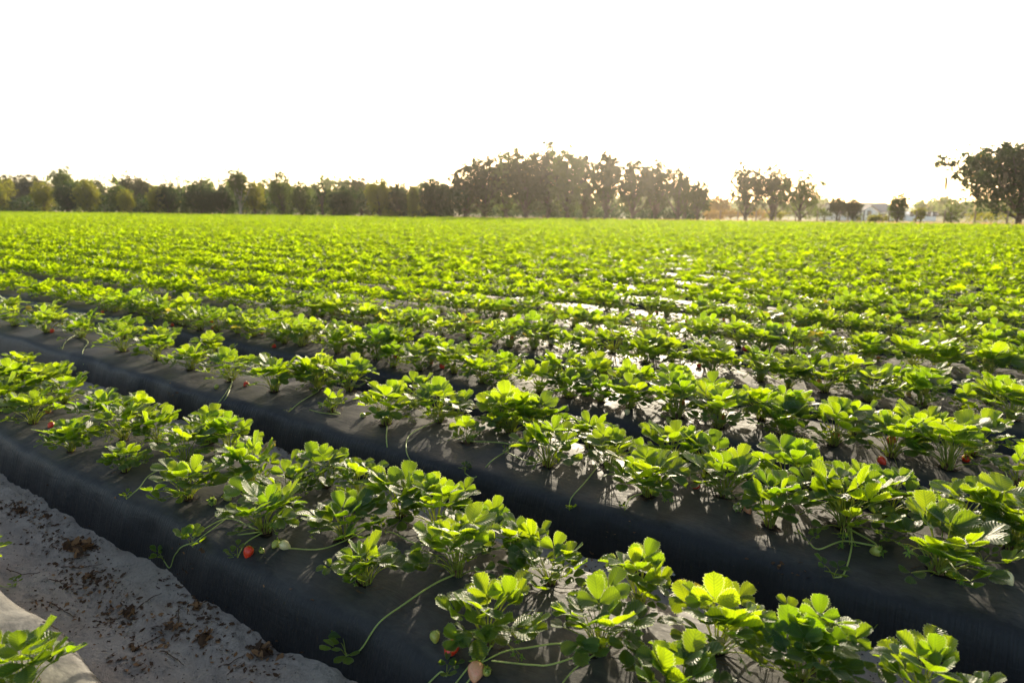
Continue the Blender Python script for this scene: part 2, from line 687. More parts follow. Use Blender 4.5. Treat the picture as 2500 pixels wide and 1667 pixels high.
def put_leaflet(buf, T, base, d, nup, L, fold, curl, rnd, g, wscale=1.0):
    V, Q, C = T
    d = nrm(d)
    s = nrm(np.cross(d, nup))
    n = np.cross(s, d)
    x = V[:, 0] * wscale
    y = V[:, 1]
    cup = fold * np.abs(x) * 1.0 + curl * y * y - .10 * np.abs(x) ** 2
    if len(V) > 60:
        ph = g.uniform(0, 6)
        cup = cup + .018 * np.sin((y - .32 * np.abs(C[:, 0])) * 2 * PI * 8) * np.clip(np.abs(C[:, 0]), 0, 1) ** .7
        cup = cup + .03 * np.sin(y * 5 + x * 6 + ph)
    P = base + L * (x[:, None] * s + (y - .25 * curl * y * y)[:, None] * d + cup[:, None] * n)
    buf.add(P, Q, rnd, C)


def trifoliate(buf, T, base, az, el, L, rnd, g, roll=0.0):
    h = np.array([math.cos(az), math.sin(az), 0])
    side = np.array([-math.sin(az), math.cos(az), 0])
    up = np.array([0, 0, 1.0])
    f = h * math.cos(el) + up * math.sin(el)
    n = -h * math.sin(el) + up * math.cos(el)
    n = nrm(n + side * roll)
    side = nrm(np.cross(n, f))
    f = nrm(f)
    fold = g.uniform(.10, .60)
    curl = g.uniform(-.16, .16)
    spread = g.uniform(1.05, 1.45)
    stalk = .012
    for a in (0, spread, -spread):
        lift = g.uniform(-.05, .30) if a == 0 else g.uniform(.0, .42)
        d = nrm(f * math.cos(a) + side * math.sin(a) + n * lift)
        ll = L * (1.0 if a == 0 else g.uniform(.88, .98))
        nn = nrm(n - d * lift * .5 + g.normal(0, .08, 3))
        # leaflets close up a little towards each other
        put_leaflet(buf, T, base + d * (.004 if a else stalk), d, nn, ll, fold, curl + g.uniform(-.06, .06), np.clip(rnd + g.uniform(-.08, .08), 0, 1), g)


def star(buf, P, nrmv, size, g, n=5, mat_=0, wid=.38):
    nrmv = nrm(nrmv)
    a = nrm(np.cross(nrmv, [.3, .2, .9]))
    b = np.cross(nrmv, a)
    o = g.uniform(0, 6)
    for i in range(n):
        t = o + i * 2 * PI / n + g.uniform(-.15, .15)
        d = a * math.cos(t) + b * math.sin(t)
        s = -a * math.sin(t) + b * math.cos(t)
        l = size * g.uniform(.8, 1.15)
        k = g.uniform(-.35, .25)
        V = np.array([P + d * l * .08, P + d * l * .55 + s * l * wid * .5 + nrmv * k * l * .2, P + d * l + nrmv * k * l, P + d * l * .55 - s * l * wid * .5 + nrmv * k * l * .2])
        buf.add(V, [(0, 1, 2, 3)], g.uniform(0, 1), None, mat_)


def make_plant(seed, T, nleaf, spread, height, lsize, stems=True, sides=5, truss=2):
    """returns (foliage buf, stem buf, truss buf)"""
    g = np.random.default_rng(seed)
    F, S, B = Buf(), Buf(), Buf()
    ga = g.uniform(0, 6)
    for i in range(nleaf):
        q = (i + .5) / nleaf            # 0 young centre .. 1 old outer
        ga += 2.399 + g.uniform(-.5, .5)
        rad = spread * (.15 + .88 * q ** .75) * g.uniform(.55, 1.18)
        z = height * (1 - .46 * q ** 1.5) * g.uniform(.70, 1.16)
        low = g.uniform() < .16
        if low:
            z = height * g.uniform(.12, .45)
            rad *= .9
        az = ga
        tip = np.array([math.cos(az) * rad, math.sin(az) * rad, max(z, .03)])
        base = np.array([math.cos(az) * .012, math.sin(az) * .012, .004]) + np.append(g.uniform(-.008, .008, 2), 0)
        c1 = base + np.array([tip[0] * .25, tip[1] * .25, tip[2] * .75])
        P = bez(base, c1, tip, 7 if stems else 3)
        if stems:
            V, Q = tube(P, np.linspace(.0025, .0015, len(P)), sides)
            S.add(V, Q, g.uniform())
        el = R(38) * (1 - q) ** 1.1 + R(g.uniform(-30, 32)) - R(12) * q
        L = lsize * (.66 if low else 1) * g.uniform(.70, 1.18) * (.74 + .34 * math.sin(PI * min(1, q + .25)))
        trifoliate(F, T, tip, az + g.uniform(-.7, .7), el, L, (.9 * g.uniform() if g.uniform() > .012 else 1.2), g, g.uniform(-.3, .3))
    if stems:
        V, Q = tube(np.array([[0, 0, -.02], [0, 0, .004], [0.002, 0, .022], [0.003, 0, .03]]), [.020, .017, .010, .001], 8)
        S.add(V, Q, .2, None, 1)
        # ragged planting hole torn in the film, a few straws in it
        hn = 14
        ho = g.uniform(0, 6)
        rr_ = g.uniform(.024, .046, hn)
        hv = [(0, 0, .0045)] + [(math.cos(ho + i * 2 * PI / hn) * rr_[i] * 1.35, math.sin(ho + i * 2 * PI / hn) * rr_[i] * .8, .0042) for i in range(hn)]
        S.add(np.array(hv), [(0, 1 + i, 1 + (i + 1) % hn, 1 + (i + 2) % hn) for i in range(0, hn, 2)], .1, None, 2)
        for i in range(7):
            a_ = g.uniform(0, 6)
            c_ = np.array([math.cos(a_), math.sin(a_), 0]) * g.uniform(.02, .07) + [0, 0, .007]
            d_ = np.array([math.cos(a_ + 1), math.sin(a_ + 1), .1]) * g.uniform(.01, .03)
            V, Q = tube(np.array([c_ - d_, c_, c_ + d_ + [0, 0, .002]]), .0009, 4)
            S.add(V, Q, .3, None, 1)
        # low inflorescences with small green calyxes
        for i in range(truss):
            az = g.uniform(0, 2 * PI)
            rad = spread * g.uniform(.5, 1.15)
            end = np.array([math.cos(az) * rad, math.sin(az) * rad, g.uniform(.015, .10)])
            P = bez([0, 0, .01], end * .5 + np.array([0, 0, .09]), end, 8)
            V, Q = tube(P, np.linspace(.0019, .0012, 8), 4)
            B.add(V, Q, .5, None, 1)
            for j in range(g.integers(2, 5)):
                p = end + g.normal(0, .014, 3) + np.array([0, 0, .006])
                star(B, p, [g.normal(0, .4), g.normal(0, .4), 1], g.uniform(.010, .018), g, 6)
                V, Q = tube(np.array([p - [0, 0, .004], p, p + [0, 0, .005]]), [.001, .004, .001], 5)
                B.add(V, Q, .8)
                V, Q = tube(np.array([P[5], (P[5] + p) / 2 + [0, 0, .005], p]), .001, 4)
                B.add(V, Q, .5, None, 1)
    return F, S, B


HI = []
for i in range(14):
    g = np.random.default_rng(500 + i)
    sp = [.115, .125, .10, .135, .12, .09, .13, .11, .14, .105, .12, .13, .075, .10][i]
    ht = [.150, .165, .16, .175, .14, .13, .17, .185, .155, .145, .18, .15, .10, .19][i]
    nl = [15, 17, 13, 18, 15, 11, 17, 14, 18, 14, 16, 17, 8, 13][i]
    F, S, B = make_plant(1000 + i, T_HI, nl + 8 if i != 12 else 9, sp * 1.25, ht * .90, .076 if i != 12 else .055, True, 5, 3)
    HI.append(dict(f=F.mesh('strawberry_foliage', [M['leaf']]), s=S.mesh('strawberry_stem', [M['stem'], M['crown'], M['hole']]),
                   b=B.mesh('strawberry_truss', [M['calyx'], M['stem']]), h=ht, sp=sp, n=nl))
MID = []
for i in range(10):
    g = np.random.default_rng(700 + i)
    sp, ht, nl = g.uniform(.12, .15), g.uniform(.135, .19), int(g.integers(14, 19))
    F, S, B = make_plant(2000 + i, T_MID, nl + 9, sp * 1.30, ht * .82, .066, True, 4, 2)
    MID.append(dict(f=F.mesh('strawberry_foliage', [M['leaf']]), s=S.mesh('strawberry_stem', [M['stem'], M['crown'], M['hole']]),
                    b=B.mesh('strawberry_truss', [M['calyx'], M['stem']]), h=ht, sp=sp, n=nl))

# ------------------------------------------------------------------ where the plants stand
# hand-read plant bases (pixels of the 2500 px photograph -> points on the beds)
B1F = [(81, 1033, 1, 1.0), (176, 1100, 0, .92), (307, 1150, 5, .85), (459, 1216, 4, 1.0), (646, 1301, 6, 1.0), (893, 1424, 5, .95), (1192, 1572, 1, 1.12), (1660, 1722, 9, 1.0)]
B1B = [(35, 955, 3, 1.0), (160, 985, 8, 1.0), (303, 1073, 10, 1.05), (455, 1130, 2, 1.0), (617, 1185, 3, 1.08), (500, 1060, 5, 1.0), (842, 1313, 4, .95), (794, 1188, 8, .95),
       (981, 1259, 9, 1.08), (1066, 1285, 1, 1.0), (1117, 1405, 7, 1.08), (1270, 1364, 9, .95), (1342, 1425, 11, .95), (1461, 1588, 6, 1.08), (1560, 1480, 13, 1.0),
       (1752, 1590, 3, 1.12), (1955, 1672, 8, 1.0), (2045, 1625, 10, 1.05), (2260, 1705, 1, 1.0), (300, 985, 0, 1.0), (235, 935, 2, 1.0), (660, 1120, 0, 1.0), (110, 965, 7, 1.0), (250, 1022, 4, 1.0), (385, 1080, 9, .95), (700, 1225, 11, .85), (880, 1215, 2, .95), (1180, 1330, 6, .9), (560, 1100, 10, .95)]
B2F = [(35, 795, 3, 1.0), (115, 812, 6, 1.0), (200, 825, 1, 1.0), (300, 858, 5, 1.0), (385, 879, 7, 1.0), (466, 902, 4, 1.0), (565, 930, 8, 1.0), (670, 955, 6, 1.05),
       (812, 1005, 12, 1.3), (943, 1036, 1, 1.1), (1140, 1080, 12, 1.3), (1338, 1138, 10, 1.0), (1582, 1210, 0, 1.0), (1881, 1286, 13, .95), (2060, 1290, 3, 1.15),
       (2290, 1398, 11, 1.2), (2470, 1345, 7, 1.15), (1485, 1140, 2, .9), (1770, 1212, 6, .95)]
B2B = [(776, 950, 3, 1.05), (1073, 1030, 8, 1.05), (1246, 1056, 3, 1.12), (1426, 1056, 7, 1.0), (1985, 1190, 10, 1.15), (2105, 1240, 4, 1.0), (1640, 1135, 1, .95),
       (1810, 1150, 9, 1.0), (1540, 1090, 5, 1.0), (2200, 1215, 6, 1.0), (2350, 1262, 8, 1.1), (2480, 1285, 2, 1.1), (900, 950, 9, 1.0), (650, 895, 2, 1.0), (985, 975, 6, 1.0),
       (530, 865, 11, 1.0), (430, 838, 10, 1.0), (340, 810, 0, 1.0), (250, 788, 4, 1.0), (150, 762, 8, 1.0), (60, 738, 2, 1.0), (1140, 1010, 11, .95), (1330, 1050, 0, .95)]
B0 = [(60, 1690, 1, 1.0), (-75, 1405, 6, 1.1)]

plants = []   # dict(x,y,z,k,line,var,scale,d)


def add_plant(x, y, k, line, var=None, s=1.0, hand=False):
    d = math.hypot(x, y)
    plants.append(dict(x=x, y=y, k=k, line=line, var=var, s=s, d=math.sqrt(d * d + 1.3 ** 2), hand=hand))


for lst, k, line in ((B1F, 1, 'front'), (B1B, 1, 'back'), (B2F, 2, 'front'), (B2B, 2, 'back'), (B0, 0, 'back')):
    for px, py, v, s in lst:
        p = hit(px, py)
        yf = bed_front(k)
        yy = min(max(p[1], yf + .06), yf + BW - .05)
        # keep the screen column while moving onto the bed
        add_plant(p[0], yy, k, line, v, s * ((1.15 if px < 1700 else 1.06) if k == 2 and v != 12 else ((1.0 if px < 1150 else .86) if k == 1 else .82)), True)

g = np.random.default_rng(42)
for k in range(1, NBED + 1):
    yf = bed_front(k)
    for li, off in (('front', .17), ('back', .47)):
        step = .285 if 2 < k < 9 else (.315 if k > 2 else .34)
        x = 1.2 + g.uniform(0, .5)
        lim = -(3.32 * (yf + off) + 1.0)
        minx_hand = min([p['x'] for p in plants if p['k'] == k and p['hand'] and p['line'] == li] or [99])
        while x > lim:
            if not (k <= 2 and x > minx_hand - .35):
                if g.uniform() > .025:
                    add_plant(x + g.normal(0, .035), yf + off + g.normal(0, .028), k, li, None, float(np.clip(g.normal(1.10, .12), .74, 1.36)))
            x -= step * g.uniform(.88, 1.12)

# in view?
ok = []
for p in plants:
    p['z'] = surf(p['x'], p['y']) - .003
    u, v, z = project((p['x'], p['y'], p['z'] + .1))
    m = 330 / max(z, .8)
    if z > .4 and -m < u < 2500 + m and v < 1667 + m * 1.2:
        p['u'], p['v'], p['zc'] = u, v, z
        p['inframe'] = (-m * .25 < u < 2500 + m * .25) and v < 1667 + 60
        ok.append(p)
plants = ok
vis = sorted([p for p in plants if p['inframe']], key=lambda p: p['zc'])
single = vis[:296]
sid = set(id(p) for p in single)
rest = [p for p in plants if id(p) not in sid]
# plants that only stand beside the frame cast light and shade but are not seen: part of the mass
bed_words = {0: 'corner bed', 1: 'nearest full bed'}
for k in range(2, 20):
    bed_words[k] = ordinal(k) + ' full bed'

# index from the right edge of the picture in each line
byline = {}
for p in single:
    byline.setdefault((p['k'], p['line']), []).append(p)
for key, L in byline.items():
    L.sort(key=lambda p: -p['u'])
    for i, p in enumerate(L):
        p['ri'] = i + 1
        p['li'] = len(L) - i

berries = [  # px, py, colour, size
    (606, 1348, 'red', .0150), (672, 1329, 'green', .0115), (696, 1331, 'white', .0150), (519, 1224, 'green', .0150), (556, 1214, 'green', .0140),
    (775, 1272, 'red', .0150), (1101, 1583, 'red', .0170), (1161, 1640, 'pink', .0190), (117, 1003, 'red', .0125), (124, 1038, 'red', .0140), (136, 1050, 'pink', .0130),
    (1340, 1036, 'pink', .0130), (888, 1014, 'white', .0125), (1699, 1186, 'red', .0130), (1800, 1238, 'white', .0150), (1826, 1243, 'pink', .0140),
    (2138, 1345, 'green', .0160), (2459, 1411, 'white', .0170), (1666, 983, 'red', .0160), (1765, 1020, 'red', .0165), (2040, 1060, 'red', .0180), (2032, 1075, 'green', .0150),
    (2176, 1076, 'red', .0190), (1921, 1041, 'white', .0160), (728, 733, 'red', .0190), (521, 799, 'red', .0170), (127, 808, 'red', .0160), (1252, 827, 'red', .0190),
    (1080, 895, 'red', .0170), (1104, 898, 'pink', .0170), (1600, 856, 'red', .0190), (2014, 909, 'red', .0190), (2467, 850, 'red', .0220), (600, 938, 'red', .0140),
    (528, 945, 'green', .0120), (1385, 1000, 'green', .012), (2090, 930, 'pink', .018), (1188, 1640, 'green', .010), (640, 1345, 'green', .008),
    (1290, 1530, 'green', .013), (1062, 1555, 'green', .012)]
flowers = [(1225, 985), (2192, 1150), (1291, 1372), (560, 1140), (1300, 1490), (1640, 1400), (2110, 1560)]
runners = [  # plant-end first; pixels, then lift of each point, plantlet size
    ([(1060, 1425), (985, 1475), (925, 1520), (880, 1585), (845, 1600)], .012, .050),
    ([(372, 1155), (340, 1190), (308, 1218)], .02, .024),
    ([(610, 1225), (540, 1275), (480, 1320), (470, 1335)], .02, .046),
    ([(470, 1325), (430, 1350), (415, 1385), (400, 1368)], .012, .036),
    ([(893, 1290), (840, 1320), (780, 1340), (705, 1338)], .01, 0),
    ([(620, 1290), (560, 1265), (500, 1290), (470, 1315)], .014, 0),
    ([(640, 1300), (600, 1325), (580, 1360)], .012, .030),
    ([(945, 1040), (944, 1080), (956, 1158)], .008, 0),
    ([(1048, 1035), (1000, 1062), (992, 1100), (1008, 1135)], .008, .016),
    ([(1246, 1085), (1200, 1125), (1160, 1165), (1135, 1155)], .01, .032),
    ([(1465, 1130), (1430, 1175), (1395, 1215), (1390, 1245)], .01, .026),
    ([(2078, 1290), (2078, 1340), (2060, 1400), (2035, 1410)], .01, .042),
    ([(2140, 1330), (2060, 1320), (2000, 1340), (1975, 1325)], .02, .030),
    ([(566, 935), (540, 975), (505, 1010)], .008, 0),
    ([(566, 935), (555, 965), (536, 995)], .008, .010),
    ([(185, 818), (160, 835), (152, 852)], .008, .012),
    ([(215, 835), (202, 858), (204, 890)], .006, 0),
    ([(776, 955), (735, 980), (705, 1005)], .008, .012),
    ([(830, 1010), (790, 1008), (756, 1000)], .008, 0),
    ([(1190, 1580), (1150, 1620), (1095, 1690)], .02, 0),
    ([(1200, 1575), (1160, 1640), (1120, 1690)], .02, 0),
    ([(1461, 1590), (1400, 1635), (1360, 1685)], .02, 0),
    ([(1440, 1590), (1350, 1620), (1300, 1622), (1200, 1612)], .02, 0),
    ([(1370, 1570), (1290, 1580), (1230, 1590), (1160, 1625)], .02, 0),
    ([(2440, 1130), (2462, 1170), (2485, 1210)], .008, 0),
    ([(1770, 1590), (1850, 1545), (1990, 1605)], .03, 0),
    ([(1338, 1120), (1290, 1125), (1240, 1105)], .01, .020),
    ([(2290, 1395), (2360, 1370), (2400, 1372)], .02, .030),
    ([(1582, 1200), (1540, 1215), (1525, 1245)], .012, .018),
    ([(-40, 1430), (10, 1432), (38, 1430)], .012, .022),
    ([(1035, 1330), (960, 1300), (940, 1300)], .014, .02),
    ([(1040, 1680), (1075, 1640), (1090, 1650)], .01, .028),
]


def nearest_plant(P, maxk=None):
    best = None
    for p in single:
        d = (p['x'] - P[0]) ** 2 + (p['y'] - P[1]) ** 2
        if best is None or d < best[0]:
            best = (d, p)
    return best[1]


for p in single:
    p['fruit'], p['flow'], p['run'] = [], [], []
for px, py, c, s in berries:
    P = hit(px, py, s * .8)
    nearest_plant(P)['fruit'].append((P, c, s))
for px, py in flowers:
    P = hit(px, py, .05)
    nearest_plant(P)['flow'].append(P)
for pts, lift, pl in runners:
    PP = [hit(px, py, lift) for px, py in pts]
    nearest_plant(PP[0])['run'].append((PP, pl))
# scattered fruit on the plants a little farther off
g = np.random.default_rng(77)
for p in single:
    if p['k'] >= 3 and g.uniform() < .42 and not p['fruit']:
        a = g.uniform(-2.4, -.6)
        r = g.uniform(.10, .17)
        x, y = p['x'] + math.cos(a) * r, p['y'] + math.sin(a) * r
        p['fruit'].append((np.array([x, y, surf(x, y) + .014]), g.choice(['red', 'red', 'pink', 'white', 'green']), g.uniform(.012, .017)))


def berry_meshes(s, c, g):
    n, m = 12, 9
    b = Buf()
    t = np.linspace(0, 1, m)
    rad = s * np.sin(PI * np.clip(t, 0.02, .985) ** .72) ** .62
    zz = s * 1.25 - t * s * 2.5
    an = np.linspace(0, 2 * PI, n, endpoint=False)
    V = np.stack([rad[:, None] * np.cos(an), rad[:, None] * np.sin(an), np.repeat(zz[:, None], n, 1)], -1).reshape(-1, 3)
    V += g.normal(0, s * .02, V.shape)
    Q = [(i * n + j, (i + 1) * n + j, (i + 1) * n + (j + 1) % n, i * n + (j + 1) % n) for i in range(m - 1) for j in range(n)]
    b.add(V, Q)
    me = b.mesh('berry', [M[c]])
    b = Buf()
    star(b, np.array([0, 0, s * 1.2]), [0, 0, 1], s * 1.25, g, 7)
    star(b, np.array([0, 0, s * 1.22]), [0, 0, 1], s * .9, g, 5)
    return me, b.mesh('calyx', [M['calyx']])


def flower_meshes(g):
    b = Buf()
    for i in range(5):
        a = i * 2 * PI / 5
        d = np.array([math.cos(a), math.sin(a), .15])
        s = np.array([-math.sin(a), math.cos(a), 0])
        T = T_MID
        put_leaflet(b, T, d * .002, d, np.array([0, 0, 1.0]), .0115, .15, .1, .5, g, 1.3)
    me = b.mesh('petals', [M['petal']])
    b = Buf()
    V, Q = tube(np.array([[0, 0, -.001], [0, 0, .001], [0, 0, .003], [0, 0, .0042]]), [.002, .0038, .003, .0004], 8)
    b.add(V, Q)
    return me, b.mesh('flower_centre', [M['stamen']])


def plantlet_mesh(size, g, spread=1.0):
    size *= 1.45
    b = Buf()
    n = 4 if size > .045 else 3
    for i in range(n):
        az = g.uniform(0, 2 * PI)
        tip = np.array([math.cos(az) * size * .55, math.sin(az) * size * .55, size * g.uniform(.35, .8)])
        V, Q = tube(bez([0, 0, 0], tip * .5 + [0, 0, size * .3], tip, 4), .0011, 4)
        b.add(V, Q, .5, None, 1)
        trifoliate(b, T_MID, tip, az, R(g.uniform(0, 45)), size * .62, g.uniform(0, 1), g)
    return b.mesh('plantlet', [M['leaf'], M['stem']])


size_w = lambda h: 'tall' if h > .172 else ('low' if h < .125 else '')
nvar = {}
labels_used = set()
for p in single:
    near = p['zc'] < 6.2
    lib = HI if near else MID
    g = np.random.default_rng(int(abs(p['x'] * 1000) + abs(p['y']) * 7919) % 2 ** 31)
    v = p['var'] if p['var'] is not None and near else int(g.integers(0, 12 if near else len(MID)))
    if near and p['var'] is None and g.uniform() < .06:
        v = 12
    m = lib[v]
    rz = g.uniform(0, 2 * PI)
    s = p['s'] * (1.0 if near else 1.05)
    root = empty('strawberry_plant', (p['x'], p['y'], p['z']), rz, s)
    inv = (Matrix.Translation((p['x'], p['y'], p['z'])) @ Matrix.Rotation(rz, 4, 'Z') @ Matrix.Diagonal((s, s, s, 1))).inverted()

    def loc(P):
        return np.array(inv @ Vector(P))

    link('foliage', m['f'], root)
    link('stem', m['s'], root)
    if near:
        link('flower_cluster', m['b'], root)
    feats = []
    for (P, c, bs) in p['fruit']:
        bs *= 1.3
        me, ca = berry_meshes(bs, c, g)
        b = link('berry', me, root)
        ti = Matrix.Rotation(g.uniform(.3, 1.2), 4, Vector((g.uniform(-1, 1), g.uniform(-1, 1), 0)).normalized())
        b.matrix_local = Matrix.Translation(Vector(loc(P))) @ ti @ Matrix.Diagonal((1 / s, 1 / s, 1 / s, 1))
        b['label'] = {'red': 'ripe red berry', 'pink': 'half ripe pinkish berry', 'white': 'pale unripe berry', 'green': 'small green berry'}[c]
        link('calyx', ca, b)
        top = np.array(b.matrix_local @ Vector((0, 0, bs * 1.2)))
        mid = top * .5
        mid[2] = max(top[2], 0) + .05
        V, Q = tube(bez([0, 0, .015], mid, top, 9), .0013, 5)
        bb = Buf()
        bb.add(V, Q)
        link('fruit_stalk', bb.mesh('fruit_stalk', [M['runner']]), root)
        feats.append({'red': 'ripe red berry', 'pink': 'pinkish berry', 'white': 'pale berry', 'green': 'green berry'}[c])
    for P in p['flow']:
        me, ce = flower_meshes(g)
        f = link('flower', me, root)
        f.matrix_local = Matrix.Translation(Vector(loc(P))) @ Matrix.Rotation(.5, 4, 'X')
        link('flower_centre', ce, f)
        L = loc(P)
        V, Q = tube(bez([0, 0, .01], L * .5 + [0, 0, .04], L, 8), .0012, 4)
        bb = Buf()
        bb.add(V, Q)
        link('flower_stalk', bb.mesh('flower_stalk', [M['stem']]), root)
        feats.append('white flower')
    for PP, pl in p['run']:
        L = np.array([loc(q) for q in PP])
        d0 = np.linalg.norm(L[0])
        if d0 > .05:
            L = np.vstack([[0, 0, .012], L])
        C = catmull(L, 7)
        V, Q = tube(C, np.linspace(.0030, .0021, len(C)), 6)
        bb = Buf()
        bb.add(V, Q)
        r = link('runner', bb.mesh('runner', [M['runner']]), root)
        if pl:
            t = link('plantlet', plantlet_mesh(pl / s, g), r)
            t.location = C[-1]
        feats.append('trailing runner')
    for f in ('ripe red berry', 'trailing runner', 'pinkish berry', 'pale berry', 'white flower', 'green berry'):
        if f in feats:
            feat = f
            break
    else:
        feat = ''
    sw = size_w(m['h'] * s)
    k = p['k']
    L = byline[(k, p['line'])]
    if k <= 2 and p['li'] < p['ri']:
        where = 'leftmost' if p['li'] == 1 else '%s from left' % ordinal(p['li'])
    else:
        where = 'rightmost' if p['ri'] == 1 else '%s from right' % ordinal(p['ri'])
    lab = (sw + ' strawberry plant').strip()
    if feat:
        lab += ' with ' + feat
    lab += ', %s, %s row, %s' % (where, p['line'], bed_words[k])
    assert lab not in labels_used, lab
    labels_used.add(lab)
    tag(root, lab, 'strawberry plant', 'strawberry plants growing on the plastic covered beds')

# ------------------------------------------------------------------ the rest of the field, as one mass
def merged_field(items, variants, name, label):
    """variants: list of (V, Q, r, c)"""
    n = len(items)
    g = np.random.default_rng(5)
    vi = g.integers(0, len(variants), n)
    Vs, Qs, Rs, Cs = [], [], [], []
    off = 0
    X = np.array([[p['x'], p['y'], p['z']] for p in items])
    S = np.array([p['s'] for p in items])
    A = g.uniform(0, 2 * PI, n)
    for v, (V, Q, r, c) in enumerate(variants):
        idx = np.where(vi == v)[0]
        if not len(idx):
            continue
        ca, sa = np.cos(A[idx])[:, None], np.sin(A[idx])[:, None]
        s = S[idx][:, None] * 1.06
        x = (V[None, :, 0] * ca - V[None, :, 1] * sa) * s + X[idx, 0][:, None]
        y = (V[None, :, 0] * sa + V[None, :, 1] * ca) * s + X[idx, 1][:, None]
        z = V[None, :, 2] * s * g.uniform(.85, 1.15, (len(idx), 1)) + X[idx, 2][:, None]
        W = np.stack([x, y, z], -1).reshape(-1, 3)
        QQ = (Q[None] + (np.arange(len(idx)) * len(V))[:, None, None]).reshape(-1, 4) + off
        Vs.append(W)
        Qs.append(QQ)
        rr = np.clip(np.repeat(r[None], len(idx), 0) * .7 + g.uniform(0, .27, (len(idx), 1)), 0, .97).ravel()
        Rs.append(rr)
        Cs.append(np.tile(c, (len(idx), 1)))
        off += len(W)
    return np.concatenate(Vs), np.concatenate(Qs), np.concatenate(Rs), np.concatenate(Cs)


def lowvar(T, seeds, nl):
    out = []
    for s in seeds:
        g = np.random.default_rng(s)
        F, S_, B_ = make_plant(s, T, nl, g.uniform(.155, .185), g.uniform(.11, .15), .062 if T is T_MID else .066, False)
        V, Q, r, c, m = F.arrays()
        out.append((V, Q, r, c))
    return out


near_rest = [p for p in rest if p['zc'] < 26]
far_rest = [p for p in rest if p['zc'] >= 26]
a = merged_field(near_rest, lowvar(T_MID, range(3000, 3010), 26), '', '')
b = merged_field(far_rest, lowvar(T_LOW, range(3100, 3110), 26), '', '')
V = np.concatenate([a[0], b[0]])
Q = np.concatenate([a[1], b[1] + len(a[0])])
o = link('strawberry_field', mesh_np('strawberry_field', V, Q, [M['leaf_far']], {'rnd': np.concatenate([a[2], b[2]]), 'lc': np.concatenate([a[3], b[3]])}))
tag(o, 'bright green mass of strawberry plants filling the field out to the trees', 'strawberry plants', kind='stuff')
# dense sprays of stalks under the mid-distance canopy
print('plants', len(single), len(near_rest), len(far_rest))

# ------------------------------------------------------------------ litter in the furrows
def flake(buf, P, size, g, mat_=0, up=.5, long=1.6):
    a = g.uniform(0, 2 * PI)
    d = nrm([math.cos(a), math.sin(a), g.uniform(-up, up)])
    n = nrm([g.normal(0, .6), g.normal(0, .6), 1])
    s = np.cross(n, d)
    k = g.uniform(-.6, .6, 6)
    V, C = [], []
    for i, t in enumerate((0, .35, .7, 1)):
        w = [.12, .5, .42, .08][i] * g.uniform(.7, 1.2)
        for j, u in enumerate((-1, 0, 1)):
            V.append(P + size * (d * (t - .5) * long + s * u * w + n * (k[i] * .25 + abs(u) * k[4] * .5 * w + k[5] * .2 * t)))
    Q = [(i * 3 + j, i * 3 + j + 1, (i + 1) * 3 + j + 1, (i + 1) * 3 + j) for i in range(3) for j in range(2)]
    buf.add(np.array(V), Q, g.uniform(), None, mat_)


g = np.random.default_rng(90)
lit = Buf()
clump_px = [(60, 1240), (120, 1290), (190, 1345), (215, 1330), (170, 1375), (95, 1262), (215, 1420), (250, 1430), (170, 1435), (255, 1400), (300, 1475), (130, 1480), (400, 1565),
            (470, 1480), (500, 1520), (495, 1560), (120, 1320), (40, 1250), (10, 1235), (310, 1500), (270, 1530), (410, 1530), (330, 1620), (600, 1640), (650, 1590), (405, 1010), (420, 1000),
            (540, 1060), (700, 1105), (1480, 1385), (1930, 1530), (1850, 1500), (440, 1400)]
for px, py in clump_px:
    c = hit(px, py)
    for i in range(44):
        x, y = c[0] + g.normal(0, .075), c[1] + g.normal(0, .04)
        flake(lit, np.array([x, y, surf(x, y) + g.uniform(.001, .008)]), g.uniform(.004, .016), g, int(g.uniform() < .22))
for i in range(5200):
    x, y = g.uniform(-5.5, 1.0), g.choice([g.uniform(.80, 1.25), g.uniform(2.12, 2.48)])
    flake(lit, np.array([x, y, surf(x, y) + .001]), g.uniform(.002, .0085), g, int(g.uniform() < .15))
tag(link('leaf_litter', lit.mesh('leaf_litter', [M['litter'], M['litter2']])), 'brown crumbs of dead leaves scattered over the sand between the beds', 'leaf litter', kind='stuff')

clumps = [(190, 1340, 1.5, 70, 'large tangled heap of dark dead leaves against the nearest full bed'),
          (110, 1262, .75, 30, 'rusty brown dead leaf curled beside the plastic near the left edge'),
          (215, 1408, .8, 26, 'flat orange brown dead leaf pile in the middle of the sand furrow'),
          (318, 1495, .8, 34, 'matted olive brown leaf clump on open sand'),
          (500, 1560, .9, 16, 'crumpled pale brown dead leaf with curled lobes on sand'),
          (640, 1595, 1.0, 18, 'large torn brown leaf lying against the near bed at the bottom'),
          (330, 1585, .6, 14, 'narrow rolled dead leaf with a green tip on sand'),
          (420, 1530, .6, 14, 'small dark curled leaf beside a long dry runner'),
          (480, 1482, .6, 16, 'dark crumpled leaf in the shade of the near bed'),
          (50, 1247, .8, 40, 'dark leaf heap at the left edge against the bed foot'),
          (1925, 1528, .9, 14, 'round brown dead leaf in the furrow beside the right hand plants'),
          (410, 1005, 1.0, 40, 'reddish dead leaf heap in the furrow behind the nearest full bed')]
for px, py, s, n, lab in clumps:
    c = hit(px, py)
    b = Buf()
    for i in range(n):
        q = g.normal(0, .015 * s, 2)
        P = np.array([q[0] * 1.6, q[1], abs(g.normal(0, .007 * s)) + .004])
        flake(b, P, g.uniform(.012, .024) * s * (1.5 if n < 20 else 1), g, int(g.uniform() < .38), 1.2, 1.7)
    o = link('dead_leaf', b.mesh('dead_leaf', [M['litter'], M['litter2']]), None, (c[0], c[1], surf(c[0], c[1])))
    tag(o, lab, 'dead leaf', 'dead leaves on the sand')
